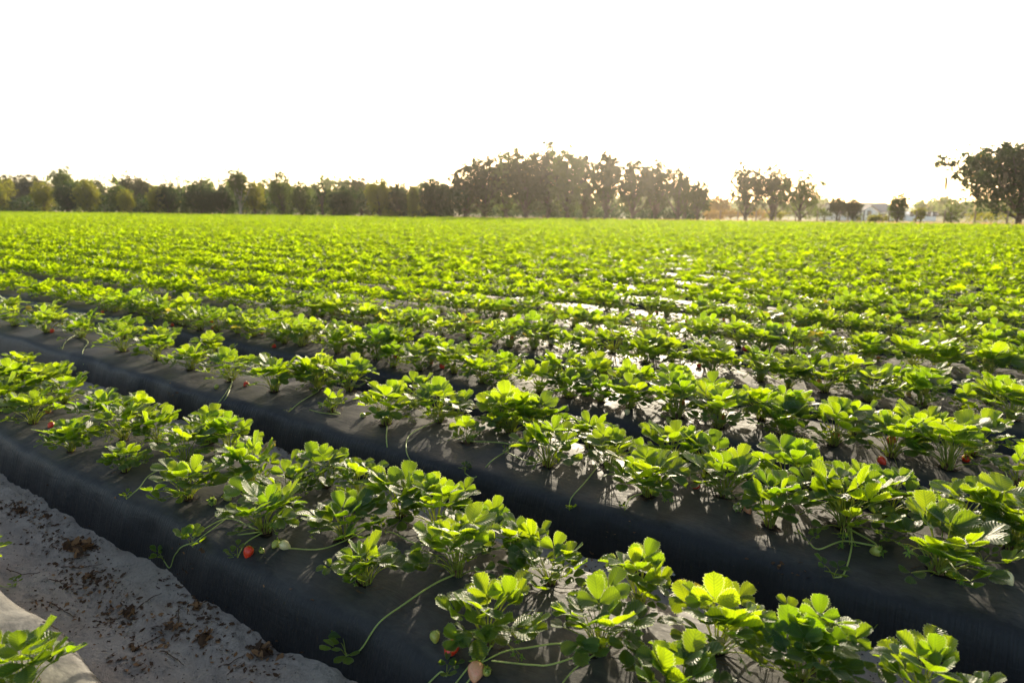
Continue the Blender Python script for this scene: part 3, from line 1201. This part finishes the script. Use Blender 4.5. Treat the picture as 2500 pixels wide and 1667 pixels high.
twigs = [([(335, 1488), (365, 1465), (395, 1450)], 'thin dry runner curving up from the olive leaf clump'),
         ([(430, 1540), (436, 1515), (434, 1480)], 'dry runner standing up beside the small curled leaf'),
         ([(350, 1578), (385, 1558), (400, 1552)], 'short dry runner leading off the rolled leaf with a green tip'),
         ([(535, 1630), (565, 1620), (600, 1598)], 'straight dry runner below the large torn leaf'),
         ([(15, 1390), (55, 1404), (95, 1400)], 'long dark dry runner near the left edge of the furrow'),
         ([(120, 1415), (160, 1427), (220, 1432)], 'dry runner bent beside the flat orange leaf pile'),
         ([(105, 1520), (125, 1532), (142, 1538)], 'short dry runner close to the corner bed'),
         ([(395, 1590), (430, 1610), (450, 1628)], 'dark dry runner in the lower middle of the furrow'),
         ([(150, 1385), (200, 1388), (250, 1378)], 'wavy dry runner between the two largest leaf heaps'),
         ([(115, 1470), (150, 1490), (180, 1508)], 'dry runner lying along the wheel track')]
for pts, lab in twigs:
    P = np.array([hit(px, py) for px, py in pts])
    base = P[0].copy()
    base[2] = surf(base[0], base[1])
    C = catmull(P - base + [0, 0, .004], 6)
    C[:, 2] += .004 * np.abs(np.sin(np.linspace(0, 7, len(C))))
    C[:, :2] += g.normal(0, .0015, (len(C), 2))
    V, Q = tube(C, np.linspace(.0022, .0012, len(C)), 5)
    b = Buf()
    b.add(V, Q)
    tag(link('dry_runner', b.mesh('dry_runner', [M['twig']]), None, base), lab, 'dry runner', 'dry runners on the sand')

# ------------------------------------------------------------------ trees
def leaf_cloud(C, rad, n, size, g, flat=.8):
    """n leaf-clump quads around each centre"""
    P = np.repeat(C, n, 0)
    rr = np.repeat(rad, n)
    N_ = len(P)
    dirs = g.normal(0, 1, (N_, 3))
    dirs /= np.linalg.norm(dirs, axis=1)[:, None]
    P = P + dirs * (rr * np.minimum(np.abs(g.normal(0, .72, N_)), 1.8))[:, None] * np.array([1, 1, flat])
    nn = g.normal(0, 1, (N_, 3))
    nn /= np.linalg.norm(nn, axis=1)[:, None]
    a = np.cross(nn, g.normal(0, 1, (N_, 3)))
    a /= np.linalg.norm(a, axis=1)[:, None]
    b = np.cross(nn, a)
    s = (size * g.uniform(.5, 1.3, N_))[:, None]
    V = np.stack([P - a * s, P - b * s * .6, P + a * s, P + b * s * .6], 1).reshape(-1, 3)
    Q = np.arange(N_ * 4).reshape(-1, 4)
    return V, Q, np.repeat(g.uniform(0, 1, N_), 4)


def make_tree(name, loc, H, W, kind='oak', leafmat='t_oak', bark='bark', seed=0, base=.28, density=1.0, nlimb=None, label='', group=None, depth=None, cat='tree'):
    g = np.random.default_rng(seed + 5000)
    D = depth or W
    root = empty(name, loc)
    tb = Buf()
    lean = g.normal(0, .03, 2)
    th = H * (.55 if kind != 'tall' else .8)
    tp = np.array([[0, 0, -.2], [lean[0] * th * .4, lean[1] * th * .4, th * .35], [lean[0] * th, lean[1] * th, th]])
    tp = catmull(tp, 4)
    r0 = H * (.030 if kind != 'tall' else .018)
    V, Q = tube(tp, np.linspace(r0 * 1.25, r0 * .4, len(tp)), 8)
    tb.add(V, Q)
    Cs, Rs = [], []
    SC = (W + H * (1 - base)) / 2
    nl = {'oak': 13, 'round': 12, 'tall': 11, 'wispy': 11, 'umbrella': 8, 'bush': 10}[kind]
    nl = nlimb or nl
    zc0, zc1 = H * base, H
    for i in range(nl):
        f = (i + .5) / nl
        a = i * 2.399 + g.uniform(-.5, .5)
        if kind == 'umbrella':
            hh = g.uniform(.72, .95)
        else:
            hh = base + (1 - base) * (.08 + .86 * f) + g.uniform(-.05, .05)
        # crown envelope radius at this height
        q = (hh - base) / (1 - base)
        if kind in ('oak', 'round', 'bush'):
            env = math.sqrt(max(.05, 1 - (2 * q - .85) ** 2 / 1.4))
        elif kind == 'umbrella':
            env = 1 - abs(q - .75)
        else:
            env = .55 + .45 * math.sin(PI * q)
        env *= g.uniform(.62, 1.08)
        st = tp[min(len(tp) - 1, int(len(tp) * min(.95, max(.25, hh - .25))))]
        end = np.array([math.cos(a) * W / 2 * env * .82, math.sin(a) * D / 2 * env * .82, H * hh * .93])
        mid = (st + end) / 2 + np.array([0, 0, -H * .02])
        P = bez(st, mid, end, 6)
        V, Q = tube(P, np.linspace(r0 * .45, r0 * .10, 6), 5)
        tb.add(V, Q)
        for j in range(4 if kind == 'oak' else 6):
            t = g.uniform(.45, 1.0)
            c = st + (end - st) * t + g.normal(0, 1, 3) * np.array([W * .085, D * .085, H * .055])
            Cs.append(c)
            Rs.append(SC * g.uniform(.05, .11))
            V, Q = tube(np.array([st + (end - st) * t * .8, c]), [r0 * .08, r0 * .04], 4)
            tb.add(V, Q)
    # leader clumps on top
    for j in range(6):
        Cs.append(np.array([g.normal(0, W * .12), g.normal(0, D * .12), H * g.uniform(.84, .96)]))
        Rs.append(SC * g.uniform(.06, .11))
    if kind in ('oak', 'round', 'bush', 'tall'):
        pa = g.uniform(0, 6, 6)
        for j in range(int(190 * min(1.2, density))):
            dd = g.normal(0, 1, 3)
            dd = dd / np.linalg.norm(dd)
            az = math.atan2(dd[1], dd[0])
            lump = 1 + .10 * math.sin(3 * az + pa[0]) + .09 * math.sin(5 * az + 4 * dd[2] + pa[1]) + .08 * math.sin(7 * dd[2] + 2 * az + pa[2])
            inner = j % 2 < 1
            dd = dd * lump * (g.uniform(.05, .78) ** .6 if inner else g.uniform(.55, 1.0))
            q = np.array([dd[0] * W * .46, dd[1] * D * .46, H * (base + 1) / 2 + dd[2] * H * (1 - base) * .46])
            Cs.append(q)
            Rs.append(SC * (g.uniform(.08, .13) if inner else g.uniform(.025, .06)))
    Cs, Rs = np.array(Cs), np.array(Rs)
    inn = np.hypot(Cs[:, 0] / (W / 2), Cs[:, 1] / (D / 2)) < .98
    Cs, Rs = Cs[inn], Rs[inn]
    Rs = np.maximum(Rs, .18)
    if kind == 'wispy':
        keep = g.uniform(size=len(Cs)) < .62
        Cs, Rs = Cs[keep], Rs[keep] * .8
    ns = int(66 * density * (1 if kind != 'wispy' else .55))
    size = max(.06, SC * .0175)
    V, Q, r = leaf_cloud(Cs, Rs, ns, size, g)
    me = mesh_np('crown', V, Q, [M[leafmat]], {'rnd': r, 'lc': np.zeros((len(V), 3))}, False)
    link('trunk', tb.mesh('trunk', [M[bark]]), root)
    link('crown', me, root)
    tag(root, label, cat, group)
    return root, Cs, Rs


def at(px, ydist):
    """ground point seen in column px, on the line y = ydist"""
    X = (px - 1250) / FPX * math.cos(PHI)
    z = ydist / (Fh[1] + X * Rt[1])
    p = Fh * z + Rt * X * z
    return p[0], p[1], z


TG = 'trees along the far edge of the field'
trees = [  # px, top, width px, y, kind, leaf, base, density, label
    (-20, 432, 110, 64, 'oak', 't_yellow', .15, 1, 'yellow-green tree cut by the left edge of the picture'),
    (42, 428, 90, 78, 'round', 't_grey', .1, 1, 'grey-green rounded tree, second from the left edge'),
    (84, 427, 80, 76, 'oak', 't_grey', .1, 1, 'grey-brown broad tree just left of the tallest left hand tree'),
    (108, 446, 60, 63, 'oak', 't_yellow', .1, .9, 'small yellow-green tree below the grey-brown broad one'),
    (163, 407, 66, 66, 'oak', 't_olive', .2, .9, 'tallest tree of the left treeline with sky gaps in its flat top'),
    (168, 446, 58, 62, 'bush', 't_dark', .05, 1, 'dark low tree in front of the tallest left hand tree'),
    (216, 438, 62, 64, 'round', 't_yellow', .1, 1, 'yellow-green dense tree right of the tallest left hand tree'),
    (255, 426, 62, 80, 'wispy', 't_grey', .2, 1, 'sparse grey tree standing behind the left treeline'),
    (290, 450, 60, 63, 'oak', 't_olive', .1, .9, 'low olive tree in front of two grey ones'),
    (320, 428, 62, 76, 'round', 't_grey', .1, .9, 'grey rounded tree with ragged outline, left of its twin'),
    (352, 434, 60, 74, 'oak', 't_grey', .1, 1, 'grey-brown tree beside the gap before the wispy tops'),
    (308, 462, 40, 61, 'bush', 't_yellow', .05, 1, 'small bright yellow-green tree in front of the grey pair'),
    (408, 419, 46, 78, 'wispy', 't_grey', .25, 1, 'thin tree with see-through crown, first of the wispy tops'),
    (412, 449, 68, 64, 'oak', 't_dark', .1, 1.1, 'dark green tree below the first wispy top'),
    (441, 415, 44, 80, 'wispy', 't_olive', .35, 1, 'wispy pale top standing between two dark trees'),
    (380, 455, 44, 62, 'oak', 't_yellow', .1, .9, 'yellow tinged small tree left of a dark green one'),
    (488, 419, 38, 79, 'umbrella', 't_grey', .5, .8, 'slim tree with small umbrella top against the sky'),
    (492, 450, 90, 63, 'round', 't_dark', .06, 1.2, 'broad very dark tree under the slim umbrella top'),
    (541, 418, 48, 79, 'wispy', 't_grey', .3, .9, 'hazy see-through tree left of the dark upright one'),
    (586, 415, 52, 61, 'oak', 't_olive', .42, 1.3, 'dark upright tree with a bare pale trunk'),
    (622, 446, 54, 64, 'oak', 't_yellow', .15, 1, 'yellow tree hugging the dark upright one'),
    (546, 452, 50, 66, 'bush', 't_dark', .05, 1.1, 'dark undergrown tree left of the bare pale trunk'),
    (650, 434, 50, 80, 'wispy', 't_grey', .2, 1, 'faint grey tree between the yellow and the pale tree'),
    (688, 417, 62, 66, 'oak', 't_olive', .15, .85, 'pale olive tree with two lobed light crown'),
    (735, 441, 62, 65, 'round', 't_olive', .1, .9, 'olive rounded tree right of the two lobed crown'),
    (787, 437, 42, 62, 'umbrella', 't_dark', .55, 1.1, 'umbrella shaped dark tree on a thin trunk'),
    (812, 462, 40, 66, 'oak', 't_olive', .1, 1, 'short tree between the umbrella tree and the round one'),
    (838, 457, 72, 60, 'round', 't_dark', .06, 1.5, 'very round dark bushy tree standing alone before the woods'),
    (882, 434, 80, 72, 'oak', 't_grey', .1, 1.1, 'dark grey tree behind the very round one'),
    (926, 437, 66, 62, 'oak', 't_yellow', .15, 1.1, 'yellow tree with a flat top, left of the tall grove'),
    (992, 421, 50, 68, 'wispy', 't_olive', .2, 1.2, 'ragged thin tree rising behind the yellow ones'),
    (975, 448, 60, 64, 'oak', 't_dark', .08, 1.1, 'dark tree right of the flat topped yellow one'),
    (1008, 452, 26, 61, 'tall', 't_yellow', .1, .9, 'narrow yellow tree between two dark ones'),
    (1062, 437, 90, 64, 'oak', 't_dark', .08, 1.3, 'wide dark olive tree at the left foot of the grove'),
    (1135, 398, 90, 73, 'oak', 't_oak', .1, 1.1, 'leftmost tall oak of the central grove'),
    (1183, 380, 100, 75, 'oak', 't_oak', .1, 1.1, 'second oak from the left in the central grove'),
    (1235, 372, 90, 77, 'oak', 't_olive', .12, 1.1, 'brownish oak below the rising left shoulder of the grove'),
    (1285, 362, 110, 74, 'oak', 't_oak', .1, 1.1, 'big rounded oak left of the highest crown'),
    (1338, 350, 100, 78, 'oak', 't_oak', .12, 1.1, 'highest oak in the central grove'),
    (1386, 362, 90, 75, 'oak', 't_olive', .1, 1.1, 'broad oak just right of the highest crown'),
    (1428, 376, 80, 78, 'oak', 't_oak', .15, .9, 'oak with thin top right of centre in the grove'),
    (1480, 362, 76, 73, 'oak', 't_oak', .18, 1.1, 'oak with a pointed crown left of the sun glow'),
    (1545, 384, 96, 74, 'oak', 't_oak', .2, 1.2, 'dark wide oak right in the sun glow'),
    (1600, 386, 80, 76, 'oak', 't_oak', .2, 1.1, 'oak with forked trunk right of the wide glowing one'),
    (1655, 398, 70, 75, 'oak', 't_oak', .2, .9, 'last tall oak at the right end of the grove'),
    (1672, 380, 26, 77, 'wispy', 't_oak', .3, 1, 'thin leaning top at the right end of the grove'),
    (1704, 440, 72, 68, 'oak', 't_oak', .22, 1, 'smaller oak just beyond the right end of the grove'),
    (1758, 472, 56, 95, 'bush', 't_amber', .05, .9, 'low amber backlit tree in the gap between grove and field oaks'),
    (1822, 402, 108, 80, 'oak', 't_oak', .26, 1.0, 'left one of the three round field oaks'),
    (1886, 402, 92, 81, 'oak', 't_oak', .28, .9, 'middle one of the three round field oaks'),
    (1955, 416, 118, 80, 'oak', 't_olive', .18, .75, 'right one of the field oaks with many sky holes'),
    (2045, 482, 50, 76, 'oak', 't_oak', .34, .6, 'small low dark tree left of the white house'),
    (2084, 485, 42, 77, 'oak', 't_oak', .34, .6, 'small low dark tree touching the house, right of its twin'),
    (2194, 471, 46, 74, 'bush', 't_olive', .14, .7, 'small pear shaped tree in front of the white house'),
    (2325, 484, 54, 72, 'wispy', 't_olive', .12, 1.2, 'pale thin young tree left of the great oak'),
]
for i, (px, top, wpx, y, kind, lm, base, dens, lab) in enumerate(trees):
    x, yy, z = at(px, y)
    gz = float(ground_base(x, yy))
    zc = z / math.cos(PHI) * 1.0
    H = (502 - top) / FPX * z * math.cos(PHI) ** 0 + CZ - gz
    W = wpx / FPX * z * 1.12
    name = 'oak_tree' if 'oak' in lab and 'wispy' != kind else ('shrub_tree' if kind == 'bush' else 'tree')
    make_tree(name, (x, yy, gz), H, W, kind, lm, 'pale_bark' if 'pale trunk' in lab else 'bark', i, base, dens * 1.15, None, lab, TG)

# the great oak at the right edge with hanging moss
x, yy, z = at(2492, 74)
gz = float(ground_base(x, yy))
H = (502 - 352) / FPX * z + CZ - gz
root, Cs, Rs = make_tree('oak_tree', (x, yy, gz), H * 1.03, 400 / FPX * z, 'oak', 't_dark', 'bark', 771, .36, 1.1, nlimb=26,
                         label='great spreading oak with hanging moss cut by the right edge', group=TG)
g = np.random.default_rng(3)
low = [c for c in Cs if c[2] < H * .66]
for i in range(18):
    c = low[g.integers(0, len(low))] + g.normal(0, .3, 3) * [1, 1, .2]
    b = Buf()
    for j in range(16):
        q = c + g.normal(0, .28, 3) * [1, 1, .3]
        L = g.uniform(.4, 1.5)
        a = g.uniform(0, 6)
        sv = np.array([math.cos(a), math.sin(a), 0]) * g.uniform(.02, .07)
        V = np.array([c - sv, c + sv, q + sv, q - sv, q + sv * .3 + [0, 0, -L], q - sv * .3 + [.05, 0, -L * .95]])
        b.add(V, [(0, 1, 2, 3), (3, 2, 4, 5)], .5)
    link('hanging_moss', b.mesh('hanging_moss', [M['moss']], False), root)


def shrub(px, y, h, w, lm, lab, seed, name='shrub'):
    x, yy, z = at(px, y)
    gz = float(ground_base(x, yy))
    g = np.random.default_rng(seed)
    root = empty(name, (x, yy, gz))
    C = g.normal(0, 1, (22, 3)) * [w * .22, w * .22, h * .16] + [0, 0, h * .55]
    V, Q, r = leaf_cloud(C, np.full(22, w * .17), 60, .09, g)
    sb = Buf()
    for i in range(6):
        VV, QQ = tube(np.array([[0, 0, -.1], C[i] * [.5, .5, .5], C[i]]), [.03, .02, .008], 5)
        sb.add(VV, QQ)
    link('branch', sb.mesh('branch', [M['bark']]), root)
    link('foliage', mesh_np('foliage', V, Q, [M[lm]], {'rnd': r, 'lc': np.zeros((len(V), 3))}, False), root)
    tag(root, lab, 'shrub', 'shrubs beyond the field')


shrub(2140, 70, 1.0, 1.9, 't_yellow', 'small yellowish shrub in the dry grass before the white house', 1)
shrub(2252, 73, 1.5, 1.1, 't_yellow', 'slim pale sapling before the low white building', 2)
shrub(1790, 84, 1.6, 3.2, 't_amber', 'amber shrub left of the first field oak trunk', 3)
shrub(1735, 84, 1.4, 3.0, 't_amber', 'amber shrub under the smaller oak', 4)
shrub(1860, 92, 1.8, 3.4, 't_amber', 'golden shrub between two field oak trunks', 5)
shrub(1900, 90, 1.5, 2.8, 't_yellow', 'yellow shrub right of the middle field oak trunk', 6)
shrub(2015, 88, 2.2, 3.4, 't_olive', 'olive shrub between the holed oak and the low dark trees', 7)
shrub(2420, 84, 1.6, 4.5, 't_yellow', 'yellowish shrub row left of the great oak trunk', 8)
shrub(1035, 66, 1.6, 3.5, 't_yellow', 'sunlit yellow shrub at the foot of the grove', 9)
shrub(955, 63, 1.2, 3.0, 't_yellow', 'pale shrub under the flat topped yellow tree', 10)

# dark undergrowth below the left treeline, the woods behind everything
g = np.random.default_rng(21)
C, Rr = [], []
for i in range(620):
    px = g.uniform(-60, 1130) if i < 500 else g.uniform(1130, 1700)
    x, yy, z = at(px, g.uniform(66, 76) if px < 1130 else g.uniform(82, 92))
    h = g.uniform(.4, 3.4) if px < 1130 else g.uniform(.3, 1.6)
    C.append([x, yy, float(ground_base(x, yy)) + h])
    Rr.append(g.uniform(.7, 1.5))
V, Q, r = leaf_cloud(np.array(C), np.array(Rr), 90, .20, g)
tag(link('undergrowth', mesh_np('undergrowth', V, Q, [M['t_dark']], {'rnd': r, 'lc': np.zeros((len(V), 3))}, False)),
    'dark tangled undergrowth along the foot of the treeline', 'undergrowth', kind='stuff')
C, Rr = [], []
Wd = Wob(55, 8, .002, .02)
for i in range(1500):
    px = g.uniform(-150, 2650)
    if 2020 < px < 2222:
        continue
    dd = g.uniform(210, 300)
    X = (px - 1250) / FPX
    p = Fh * dd + Rt * X * dd
    top = (5.2 if px > 1700 else 8.3) + (.8 if px > 1700 else 1.4) * float(Wd(np.array(px))) + (2.5 if px < 1100 else 0)
    C.append([p[0], p[1], float(ground_base(p[0], p[1])) + g.uniform(.5, top - 1.0)])
    Rr.append(g.uniform(1.5, 3.0))
V, Q, r = leaf_cloud(np.array(C), np.array(Rr), 60, .75, g)
tag(link('distant_woods', mesh_np('distant_woods', V, Q, [M['t_olive']], {'rnd': r, 'lc': np.zeros((len(V), 3))}, False)),
    'hazy low line of woods on the horizon behind the house and trees', 'woods', kind='stuff')

# dry grass verge behind the last bed
b = Buf()
g = np.random.default_rng(66)
n = 16000
px = g.uniform(-50, 2600, n)
yd = 53.5 + g.uniform(0, 1, n) ** 1.4 * 26
X = (px - 1250) / FPX * math.cos(PHI)
z = yd / (Fh[1] + X * Rt[1])
P = np.stack([Fh[0] * z + Rt[0] * X * z, Fh[1] * z + Rt[1] * X * z], -1)
gz = ground_base(P[:, 0], P[:, 1])
h = g.uniform(.10, .32, n)
a = g.uniform(0, 6.28, n)
w = g.uniform(.02, .05, n)
lx, ly = g.normal(0, .08, n), g.normal(0, .08, n)
A = np.stack([P[:, 0] - np.cos(a) * w, P[:, 1] - np.sin(a) * w, gz - .02], -1)
B_ = np.stack([P[:, 0] + np.cos(a) * w, P[:, 1] + np.sin(a) * w, gz - .02], -1)
C_ = np.stack([P[:, 0] + np.cos(a) * w * .3 + lx, P[:, 1] + np.sin(a) * w * .3 + ly, gz + h], -1)
D_ = np.stack([P[:, 0] - np.cos(a) * w * .3 + lx, P[:, 1] - np.sin(a) * w * .3 + ly, gz + h], -1)
V = np.stack([A, B_, C_, D_], 1).reshape(-1, 3)
tag(link('dry_grass', mesh_np('dry_grass', V, np.arange(n * 4).reshape(-1, 4), [M['drygrass']], None, False)),
    'strip of dry yellow grass between the field and the trees', 'grass', kind='stuff')

# ------------------------------------------------------------------ fence
fr = empty('wire_fence', (*at(2200, 68)[:2], 0))
fx0, fy0, _ = at(1760, 78)
fx1, fy1, _ = at(2640, 68)
A = np.array([fx0, fy0])
B_ = np.array([fx1, fy1])
nf = 15
base = np.array(fr.location)
pts = []
for i in range(nf):
    q = A + (B_ - A) * i / (nf - 1)
    zz = float(ground_base(q[0], q[1]))
    pts.append((q[0], q[1], zz))
    V, Q = tube(np.array([[0, 0, -.3], [0, 0, .6], [.01, 0, 1.25]]), [.07, .065, .06], 4)
    b = Buf()
    b.add(V, Q)
    link('post', b.mesh('post', [M['post']]), fr, Vector((q[0], q[1], zz)) - Vector(base))
for hh in (.35, .75, 1.12):
    b = Buf()
    V, Q = tube(np.array([(p[0] - base[0], p[1] - base[1], p[2] - base[2] + hh) for p in pts]), .005, 4)
    b.add(V, Q)
    link('wire', b.mesh('wire', [M['wire']]), fr)
tag(fr, 'wire fence on wooden posts in the dry grass before the white house', 'fence')

# ------------------------------------------------------------------ white house and low building
def house():
    x, y, z = at(2128, 168)
    gz = float(ground_base(x, y))
    zc = z
    m = z / FPX                      # metres per photo pixel there
    root = empty('farm_house', (x, y, gz), math.atan2(Rt[1], Rt[0]))
    # local x = to the right, y = away
    Wd, Dp = 128 * m, 9.0
    e = 20 * m                        # eaves height
    rg = 40 * m                       # ridge height
    x0, x1 = -Wd * .62, Wd * .45
    b = Buf()
    b.add(*box_vq(x0, x1, 0, Dp, -.8, e))
    link('wall', b.mesh('wall', [M['wall']], False), root)
    b = Buf()
    yr = Dp / 2
    o = .35
    V = np.array([(x0 - o, -o, e - .05), (x1 + o, -o, e - .05), (x1 + o, yr, rg), (x0 - o, yr, rg), (x1 + o, Dp + o, e - .05), (x0 - o, Dp + o, e - .05),
                  (x0 - o, -o, e + .12), (x1 + o, -o, e + .12), (x1 + o, yr, rg + .17), (x0 - o, yr, rg + .17), (x1 + o, Dp + o, e + .12), (x0 - o, Dp + o, e + .12)])
    Q = [(0, 3, 2, 1), (3, 5, 4, 2), (6, 7, 8, 9), (9, 8, 10, 11), (0, 1, 7, 6), (5, 11, 10, 4), (1, 2, 8, 7), (2, 4, 10, 8), (0, 6, 9, 3), (3, 9, 11, 5)]
    b.add(V, Q)
    link('roof', b.mesh('roof', [M['roof']], False), root)
    # gable end infill
    b = Buf()
    for xx in (x0 + .01, x1 - .01):
        V = np.array([(xx, .05, e - .1), (xx, Dp - .05, e - .1), (xx, yr + .05, rg - .15), (xx, yr - .05, rg - .15)])
        b.add(V, [(0, 1, 2, 3)])
    link('gable', b.mesh('gable', [M['wall']], False), root)
    # projecting front gable
    gx0, gx1 = -Wd * .26, Wd * .06
    gm = (gx0 + gx1) / 2
    gh = 33 * m
    b = Buf()
    V = np.array([(gx0, -2.0, -.8), (gx1, -2.0, -.8), (gx1, -2.0, e), (gx0, -2.0, e), (gm + .02, -2.0, gh), (gm - .02, -2.0, gh), (gx0, 1, -.8), (gx1, 1, -.8), (gx1, 1, e), (gx0, 1, e)])
    b.add(V, [(0, 1, 2, 3), (3, 2, 4, 5), (0, 3, 9, 6), (1, 7, 8, 2)])
    link('front_gable', b.mesh('front_gable', [M['wall']], False), root)
    b = Buf()
    for s, xa in ((-1, gx0 - .4), (1, gx1 + .4)):
        V = np.array([(xa, -2.4, e - .2), (gm, -2.4, gh + .1), (gm, 3.5, gh + .1), (xa, 3.5, e - .2), (xa, -2.4, e), (gm, -2.4, gh + .3), (gm, 3.5, gh + .3), (xa, 3.5, e)])
        b.add(V, [(0, 1, 2, 3), (4, 7, 6, 5), (0, 4, 5, 1), (3, 2, 6, 7), (0, 3, 7, 4)])
    link('gable_roof', b.mesh('gable_roof', [M['roof']], False), root)
    # porch roof and dark doorway at the left, garage opening at the right
    b = Buf()
    b.add(*box_vq(-Wd * .50, -Wd * .28, -2.6, -.05, e * .82, e * .90))
    link('porch_roof', b.mesh('porch_roof', [M['roof']], False), root)
    for px_ in (-Wd * .49, -Wd * .30):
        b = Buf()
        b.add(*box_vq(px_, px_ + .2, -2.5, -2.3, -.8, e * .82))
        link('porch_post', b.mesh('porch_post', [M['trim']], False), root)
    b = Buf()
    b.add(*box_vq(-Wd * .44, -Wd * .34, -.12, -.02, -.1, e * .74))
    d = link('door', b.mesh('door', [M['dark']], False), root)
    b = Buf()
    b.add(*box_vq(Wd * .12, Wd * .30, -.12, -.02, -.2, e * .80))
    link('garage_door', b.mesh('garage_door', [M['dark']], False), root)
    for wx in (-Wd * .17, Wd * .36, -Wd * .58):
        yy = -2.1 if -Wd * .26 < wx < Wd * .06 else -.1
        b = Buf()
        b.add(*box_vq(wx, wx + 1.1, yy, yy + .08, 1.0, 2.2))
        w = link('window', b.mesh('window', [M['trim']], False), root)
        b = Buf()
        b.add(*box_vq(wx + .1, wx + 1.0, yy - .02, yy + .02, 1.1, 2.1))
        link('pane', b.mesh('pane', [M['dark']], False), w)
    tag(root, 'white single storey house with a grey roof and front gable', 'house')
    # long low building
    x, y, z = at(2252, 172)
    m = z / FPX
    gz = float(ground_base(x, y))
    root = empty('farm_building', (x, y, gz), math.atan2(Rt[1], Rt[0]))
    W2_, h2 = 72 * m, 21 * m
    b = Buf()
    b.add(*box_vq(-W2_ / 2, W2_ / 2, 0, 6, -.8, h2 * .72))
    link('wall', b.mesh('wall', [M['wall']], False), root)
    b = Buf()
    V = np.array([(-W2_ / 2 - .3, -.4, h2 * .70), (W2_ / 2 + .3, -.4, h2 * .70), (W2_ / 2 + .3, 3, h2), (-W2_ / 2 - .3, 3, h2), (W2_ / 2 + .3, 6.4, h2 * .70), (-W2_ / 2 - .3, 6.4, h2 * .70)])
    b.add(V, [(0, 1, 2, 3), (3, 2, 4, 5), (0, 5, 4, 1)])
    link('roof', b.mesh('roof', [M['trim']], False), root)
    for i in range(5):
        b = Buf()
        xx = -W2_ / 2 + W2_ * (i + .6) / 5.3
        b.add(*box_vq(xx, xx + .9, -.1, -.02, .9, 1.9))
        link('window', b.mesh('window', [M['dark']], False), root)
    tag(root, 'long low white building right of the house', 'farm building')


house()

# ------------------------------------------------------------------ haze
hz = Buf()
hz.add(*box_vq(-420, 260, -60, 460, -6, 24))
hm, nt, out = mat('haze_air')
pv = nt.nodes.new('ShaderNodeVolumePrincipled')
pv.inputs['Color'].default_value = (1.0, .96, .90, 1)
pv.inputs['Density'].default_value = .00024
pv.inputs['Anisotropy'].default_value = .86
nt.links.new(pv.outputs[0], out.inputs['Volume'])
HAZE = True
if HAZE:
    tag(link('haze', hz.mesh('haze', [hm], False)), 'thin warm evening haze over the field', 'haze', kind='stuff')

# ------------------------------------------------------------------ light, sky, camera
SUN_AZ = R(11.3)
SUN_EL = R(14)
sd = Fh * math.cos(SUN_AZ) + Rt * math.sin(SUN_AZ)
sun_vec = Vector((sd[0] * math.cos(SUN_EL), sd[1] * math.cos(SUN_EL), math.sin(SUN_EL)))
sl = bpy.data.lights.new('sun', 'SUN')
sl.energy = 3.2
sl.angle = R(.55)
sl.color = (1.0, .87, .66)
so = bpy.data.objects.new('sun', sl)
COL.objects.link(so)
so.rotation_euler = sun_vec.to_track_quat('Z', 'Y').to_euler()
so.location = (0, 0, 30)

w = bpy.data.worlds.new('World')
sc.world = w
w.use_nodes = True
nt = w.node_tree
bg = nt.nodes['Background']
sky = nt.nodes.new('ShaderNodeTexSky')
sky.sky_type = 'NISHITA'
sky.sun_disc = False
sky.sun_elevation = SUN_EL
sky.sun_rotation = math.atan2(sd[0], sd[1])
sky.altitude = 20
sky.dust_density = 1.5
sky.air_density = .6
sky.ozone_density = .6
tint = nt.nodes.new('ShaderNodeMix')
tint.data_type = 'RGBA'
tint.blend_type = 'MULTIPLY'
tint.inputs[0].default_value = 1
tint.inputs[7].default_value = (1.10, 1.0, .84, 1)
nt.links.new(sky.outputs[0], tint.inputs[6])
nt.links.new(tint.outputs[2], bg.inputs[0])
bg.inputs[1].default_value = .15

cd = bpy.data.cameras.new('camera')
cam = bpy.data.objects.new('camera', cd)
COL.objects.link(cam)
cam.location = (0, 0, CZ)
cam.rotation_euler = (R(90) - PHI, 0, math.atan2(-Fh[0], Fh[1]))
cd.sensor_width = 36
cd.lens = 24.0
cd.clip_start = .02
cd.clip_end = 6000
cd.dof.use_dof = True
cd.dof.focus_distance = 3.0
cd.dof.aperture_fstop = 2.6
sc.camera = cam

sc.view_settings.view_transform = 'Standard'
sc.view_settings.look = 'None'
sc.view_settings.gamma = 1
sc.view_settings.exposure = 1.38
sc.cycles.max_bounces = 8
sc.cycles.transparent_max_bounces = 6
sc.cycles.volume_bounces = 0
sc.cycles.sample_clamp_indirect = 6
